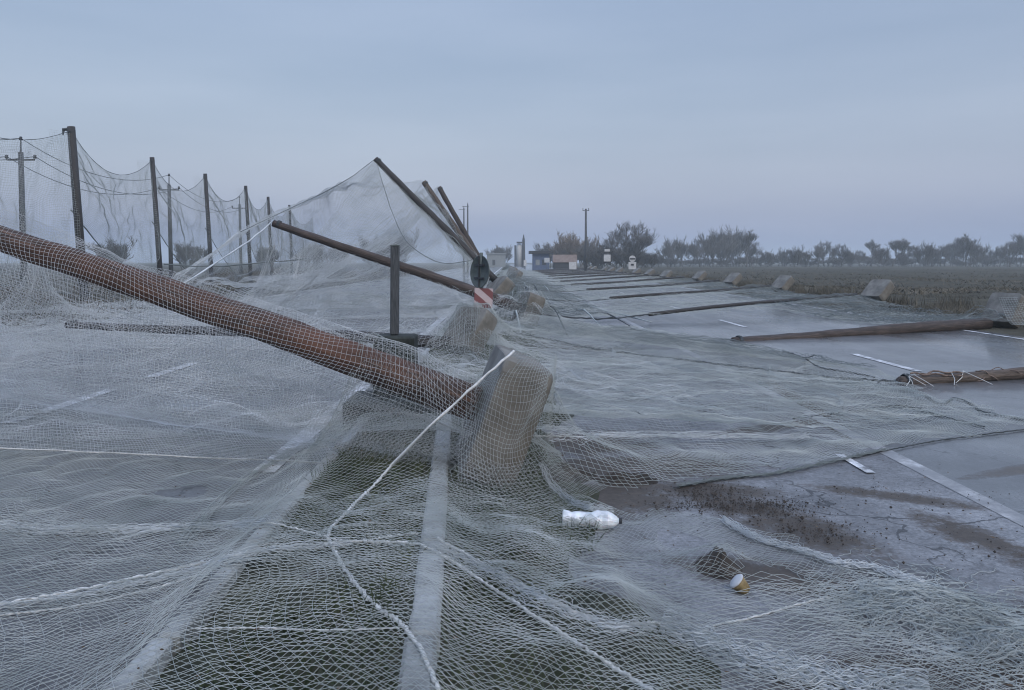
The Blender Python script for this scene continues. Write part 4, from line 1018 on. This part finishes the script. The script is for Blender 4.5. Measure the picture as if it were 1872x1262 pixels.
for i, (px, tp) in enumerate([(1078, 452), (1096, 450), (1112, 455), (1130, 458), (1150, 452), (1165, 462), (1085, 462), (1178, 465)]):
    plant('bush', 'bare_shrub', px, 150 + 6 * (i % 3), tp, 'dense dark bare shrub in the thicket behind the square signs', 'shrub', G1, 1.4)
G2 = 'bare trees and shrubs along the far edge of the field'
PT['mix'] = PT['bush'] + PT['round'] + PT['round']
row = [(1205, 466, 0), (1222, 446, 0), (1240, 442, 0), (1262, 450, 0), (1285, 440, 0), (1308, 432, 0), (1325, 428, 0), (1345, 430, 0), (1365, 427, 1), (1380, 446, 0), (1405, 462, 0), (1432, 460, 0), (1452, 457, 0), (1472, 462, 0),
       (1495, 452, 0), (1513, 445, 0), (1532, 450, 0), (1553, 462, 0), (1575, 460, 0), (1593, 443, 1), (1610, 456, 0), (1631, 441, 1), (1650, 462, 0), (1668, 452, 0), (1688, 450, 0), (1706, 455, 0), (1722, 452, 0), (1745, 446, 0), (1765, 434, 1), (1778, 446, 0), (1800, 460, 0),
       (1822, 455, 0), (1842, 446, 0), (1862, 433, 0), (1885, 438, 0), (1190, 472, 0)]
for i, (px, tp, kd) in enumerate(row):
    plant('tree' if kd else 'mix', 'bare_tree' if kd else 'bare_shrub', px, 200 + 14 * ((i * 5) % 4), tp, ('slender bare tree' if kd else 'grey bare shrub') + ' in the far row edging the right field', 'tree' if kd else 'shrub', G2, 1.0 if kd else .72)
for i in range(20):
    px = 1185 + i * 36 + rnd.uniform(-5, 5)
    plant('bush', 'low_shrub', px, 232 + 10 * (i % 4), 474 + rnd.uniform(-4, 2), 'low bare shrub filling the foot of the far tree row', 'shrub', 'low shrubs at the foot of the far tree row', 3.2)
for i, (px, tp, d) in enumerate([(200, 446, 95), (345, 450, 120), (560, 452, 150), (590, 450, 160), (700, 440, 120), (725, 430, 125), (620, 455, 170), (490, 455, 140), (915, 455, 260)]):
    plant('bush', 'left_shrub', px, d, tp, 'bare shrub dim behind the hung nets on the left' if px < 900 else 'dim dark bare tree on the horizon beside the pale silo', 'shrub', 'bare shrubs behind the left nets' if px < 900 else None, 1.0)
plant('tree', 'horizon_tree', 912, 230, 452, 'dim dark tree leaning over the pale shed at the road end', 'tree', None, .7)

# ---------------------------------------------------------------- utility poles, masts, wires
def upole(px, top_py, d, arm=True, label='', r=.14, arm_dz=1.1, group='utility poles beyond the left posts'):
    H = CAM_H - (top_py - 478) / 1400 * d; x = (px - 930) / 1400 * d
    root = empty('utility_pole', (x, d, 0), label, 'utility pole', group)
    mb = MB(); mb.tube([(x + .2, d, -.2), (x, d, H - .75), (x, d, H - .72), (x, d, H - .1)], [r * 1.35, r, r * .35, r * .3], 10); mb.build('pole_shaft', M['utility'], root, True)
    pts = [(x, H)]
    if arm:
        mb = MB(); mb.box((x, d, H - arm_dz - .1), (1.65, .08, .10), bev=.01); mb.build('crossarm', M['utility'], root)
        pts += [(x - .85, H - arm_dz), (x + .85, H - arm_dz)]
    for (ix, iz) in pts:
        mb = MB(); mb.lathe([(-.12, .02), (-.02, .02), (-.02, .09), (.06, .11), (.10, .06), (.16, .09), (.20, .05), (.2, .001)], (ix, d, iz), (0, 0, 1), 10); mb.build('insulator', M['dark'], root, True)
    return x, H
u1 = upole(38, 256, 46, True, 'nearest utility pole with a crossarm and three insulators, left of the thick standing post')
u2 = upole(309, 322, 66, True, 'utility pole with a crossarm seen between the second and third standing posts')
u3 = upole(438, 362, 89, True, 'farthest utility pole in view, just left of the fourth standing post')
root = empty('power_lines', (u1[0], 46, 0), 'thin sagging wires strung between the utility poles behind the nets', 'wires')
for (a, ya), (b, yb) in (((u1, 46), (u2, 66)), ((u2, 66), (u3, 89)), ((( -30.2, u1[1]), 24), (u1, 46))):
    for dx, dz in ((-.85, -1.0), (.85, -1.0), (0, .1)):
        mb = MB(); mb.tube([(a[0] + dx + (b[0] - a[0]) * s, ya + (yb - ya) * s, a[1] + dz + (b[1] - a[1]) * s - 1.3 * 4 * s * (1 - s)) for s in np.linspace(0, 1, 17)], .022, 4); mb.build('wire', M['wire'], root)
def mast(px, top, d, r, label, head=True):
    H = CAM_H - (top - 478) / 1400 * d; x = (px - 930) / 1400 * d; root = empty('mast', (x, d, 0), label, 'mast')
    mb = MB(); mb.tube([(x, d, -.1), (x, d, H)], [r * 1.3, r * .8], 8); mb.build('mast_shaft', M['utility'], root, True)
    mb = MB()
    if head: mb.box((x, d, H - .25), (.9, .08, .08)); mb.box((x - .4, d, H - .05), (.08, .08, .3)); mb.box((x + .4, d, H - .05), (.08, .08, .3))
    else: mb.box((x - .3, d, H - .3), (1.0, .06, .06)); mb.box((x, d, H + .1), (.08, .08, .3))
    mb.build('mast_head', M['utility'], root)
mast(1071, 382, 105, .16, 'tall lone mast rising above the tan shrubs at the verge')
mast(848, 380, 120, .12, 'left one of the two thin far masts beyond the slanting poles', False)
mast(855, 374, 112, .12, 'right one of the two thin far masts beyond the slanting poles', False)

# ---------------------------------------------------------------- far road signs and buildings
def plate(px, py, d, w, h, label, extra=None):
    c = P(px, py, d); root = empty('roadside_sign', (c[0], d, 0), label, 'sign')
    mb = MB(); mb.tube([(c[0], d + .05, -.1), (c[0], d + .05, c[2] + h / 2)], .05, 6); mb.build('sign_post', M['metal'], root)
    mb = MB(); mb.box(tuple(c), (w, .03, h), bev=.01); mb.build('sign_plate', M['white_paint'], root)
    if extra: extra(c, root, w, h)
def ex1(c, root, w, h):
    mb = MB(); mb.box((c[0], c[1] - .03, c[2] + h * .80), (w * .9, .03, .10)); mb.box((c[0], c[1] - .03, c[2] - h * .62), (w * .95, .03, .12)); mb.build('dark_bar', M['dark'], root)
    mb = MB(); mb.box((c[0], c[1] - .02, c[2] + h * 1.12), (w * .8, .03, .28), bev=.01); mb.build('small_plate', M['white_paint'], root)
def ex2(c, root, w, h):
    mb = MB(); mb.lathe([(-.02, .001), (-.02, .36), (.01, .36), (.01, .001)], (c[0], c[1] - .03, c[2] + h * .95), (0, -1, 0), 20); mb.build('round_plate', M['white_paint'], root)
    mb = MB(); mb.box((c[0], c[1] - .09, c[2] + h * .95), (.62, .03, .14)); mb.box((c[0], c[1] - .05, c[2] + .12), (.3, .03, .2)); mb.build('dark_bar', M['dark'], root)
plate(1047, 486, 88, .85, .85, 'pale square sign on a thin post in front of the rose coloured kiosk')
plate(1110, 472, 95, .85, .85, 'square white sign with a small plate above it, left of the stacked sign', ex1)
plate(1156, 486, 84, .85, .8, 'stacked white sign with a round plate on top, rightmost of the far signs', ex2)
plate(1000, 476, 130, .9, .8, 'small pale sign on the right corner of the blue kiosk')
plate(960, 481, 120, .45, .95, 'narrow pale sign at the road end, left of the blue kiosk')
def building(px0, px1, top, d, depth, wall, roofm, label, name='kiosk', roof_h=.35, over=.4, holes=()):
    x0, x1 = (px0 - 930) / 1400 * d, (px1 - 930) / 1400 * d; H = CAM_H - (top - 478) / 1400 * d; root = empty(name, ((x0 + x1) / 2, d, 0), label, 'building')
    mb = MB(); mb.box(((x0 + x1) / 2, d + depth / 2, (H - roof_h) / 2 - .1), (x1 - x0, depth, H - roof_h + .2)); mb.build('wall', wall, root)
    mb = MB(); mb.box(((x0 + x1) / 2, d + depth / 2, H - roof_h / 2 + .003), (x1 - x0 + over, depth + over, roof_h)); mb.build('roof', roofm, root)
    for a, b, z0, z1, m in holes:
        mb = MB(); mb.box(((x0 + (x1 - x0) * (a + b) / 2), d - .02, (z0 + z1) / 2), ((x1 - x0) * (b - a), .06, z1 - z0)); mb.build('window', m, root)
    return root
building(1013, 1052, 466, 125, 3, M['dark'], M['pink_wall'], 'low dark kiosk with a deep rose coloured fascia board', roof_h=1.25, holes=((.1, .45, .3, 1.2, M['dark']),))
building(975, 1004, 459, 140, 6, M['blue_wall'], M['dark'], 'blue kiosk with a flat dark canopy near the road end', roof_h=.5, over=1.4, holes=((.15, .4, .9, 1.9, M['grey_wall']), (.55, .8, .9, 1.9, M['dark'])))
building(890, 924, 463, 210, 8, M['grey_wall'], M['grey_wall'], 'pale shed at the end of the left carriageway', 'shed', holes=((.3, .45, .5, 2, M['dark']),))
x, H = (951 - 930) / 1400 * 230, 9.0; root = empty('silo', (x, 230, 0), 'pale silo tower with a dark capped mast beside it at the road end', 'silo')
mb = MB(); mb.lathe([(-.2, 1.0), (6.0, 1.0), (6.6, .8), (7.0, .25), (7.0, .01)], (x - .3, 230, 0), (0, 0, 1), 18); mb.build('silo_body', M['white_paint'], root, True)
mb = MB(); mb.tube([(x + 1.0, 229, 0), (x + 1.0, 229, 8), (x + 1.0, 229, 9.6)], [.55, .4, .1], 8); mb.tube([(x - 1.5, 229, 0), (x - 1.5, 229, 6.4)], .25, 8); mb.box((x, 229, 7.2), (2.2, .8, .5)); mb.build('silo_frame', M['dark'], root)

# ---------------------------------------------------------------- the damp air
mh = bpy.data.materials.new('haze'); mh.use_nodes = True; t = mh.node_tree; t.nodes.clear()
oo = t.nodes.new("ShaderNodeOutputMaterial"); pv = t.nodes.new("ShaderNodeVolumePrincipled"); t.links.new(pv.outputs[0], oo.inputs["Volume"])
pv.inputs["Color"].default_value = (.86, .96, 1.0, 1); pv.inputs["Density"].default_value = .0010; pv.inputs["Anisotropy"].default_value = 0
mb = MB(); mb.box((0, 420, 5.5), (1820, 1000, 17)); hz = mb.build('haze', mh); hz['kind'] = 'stuff'
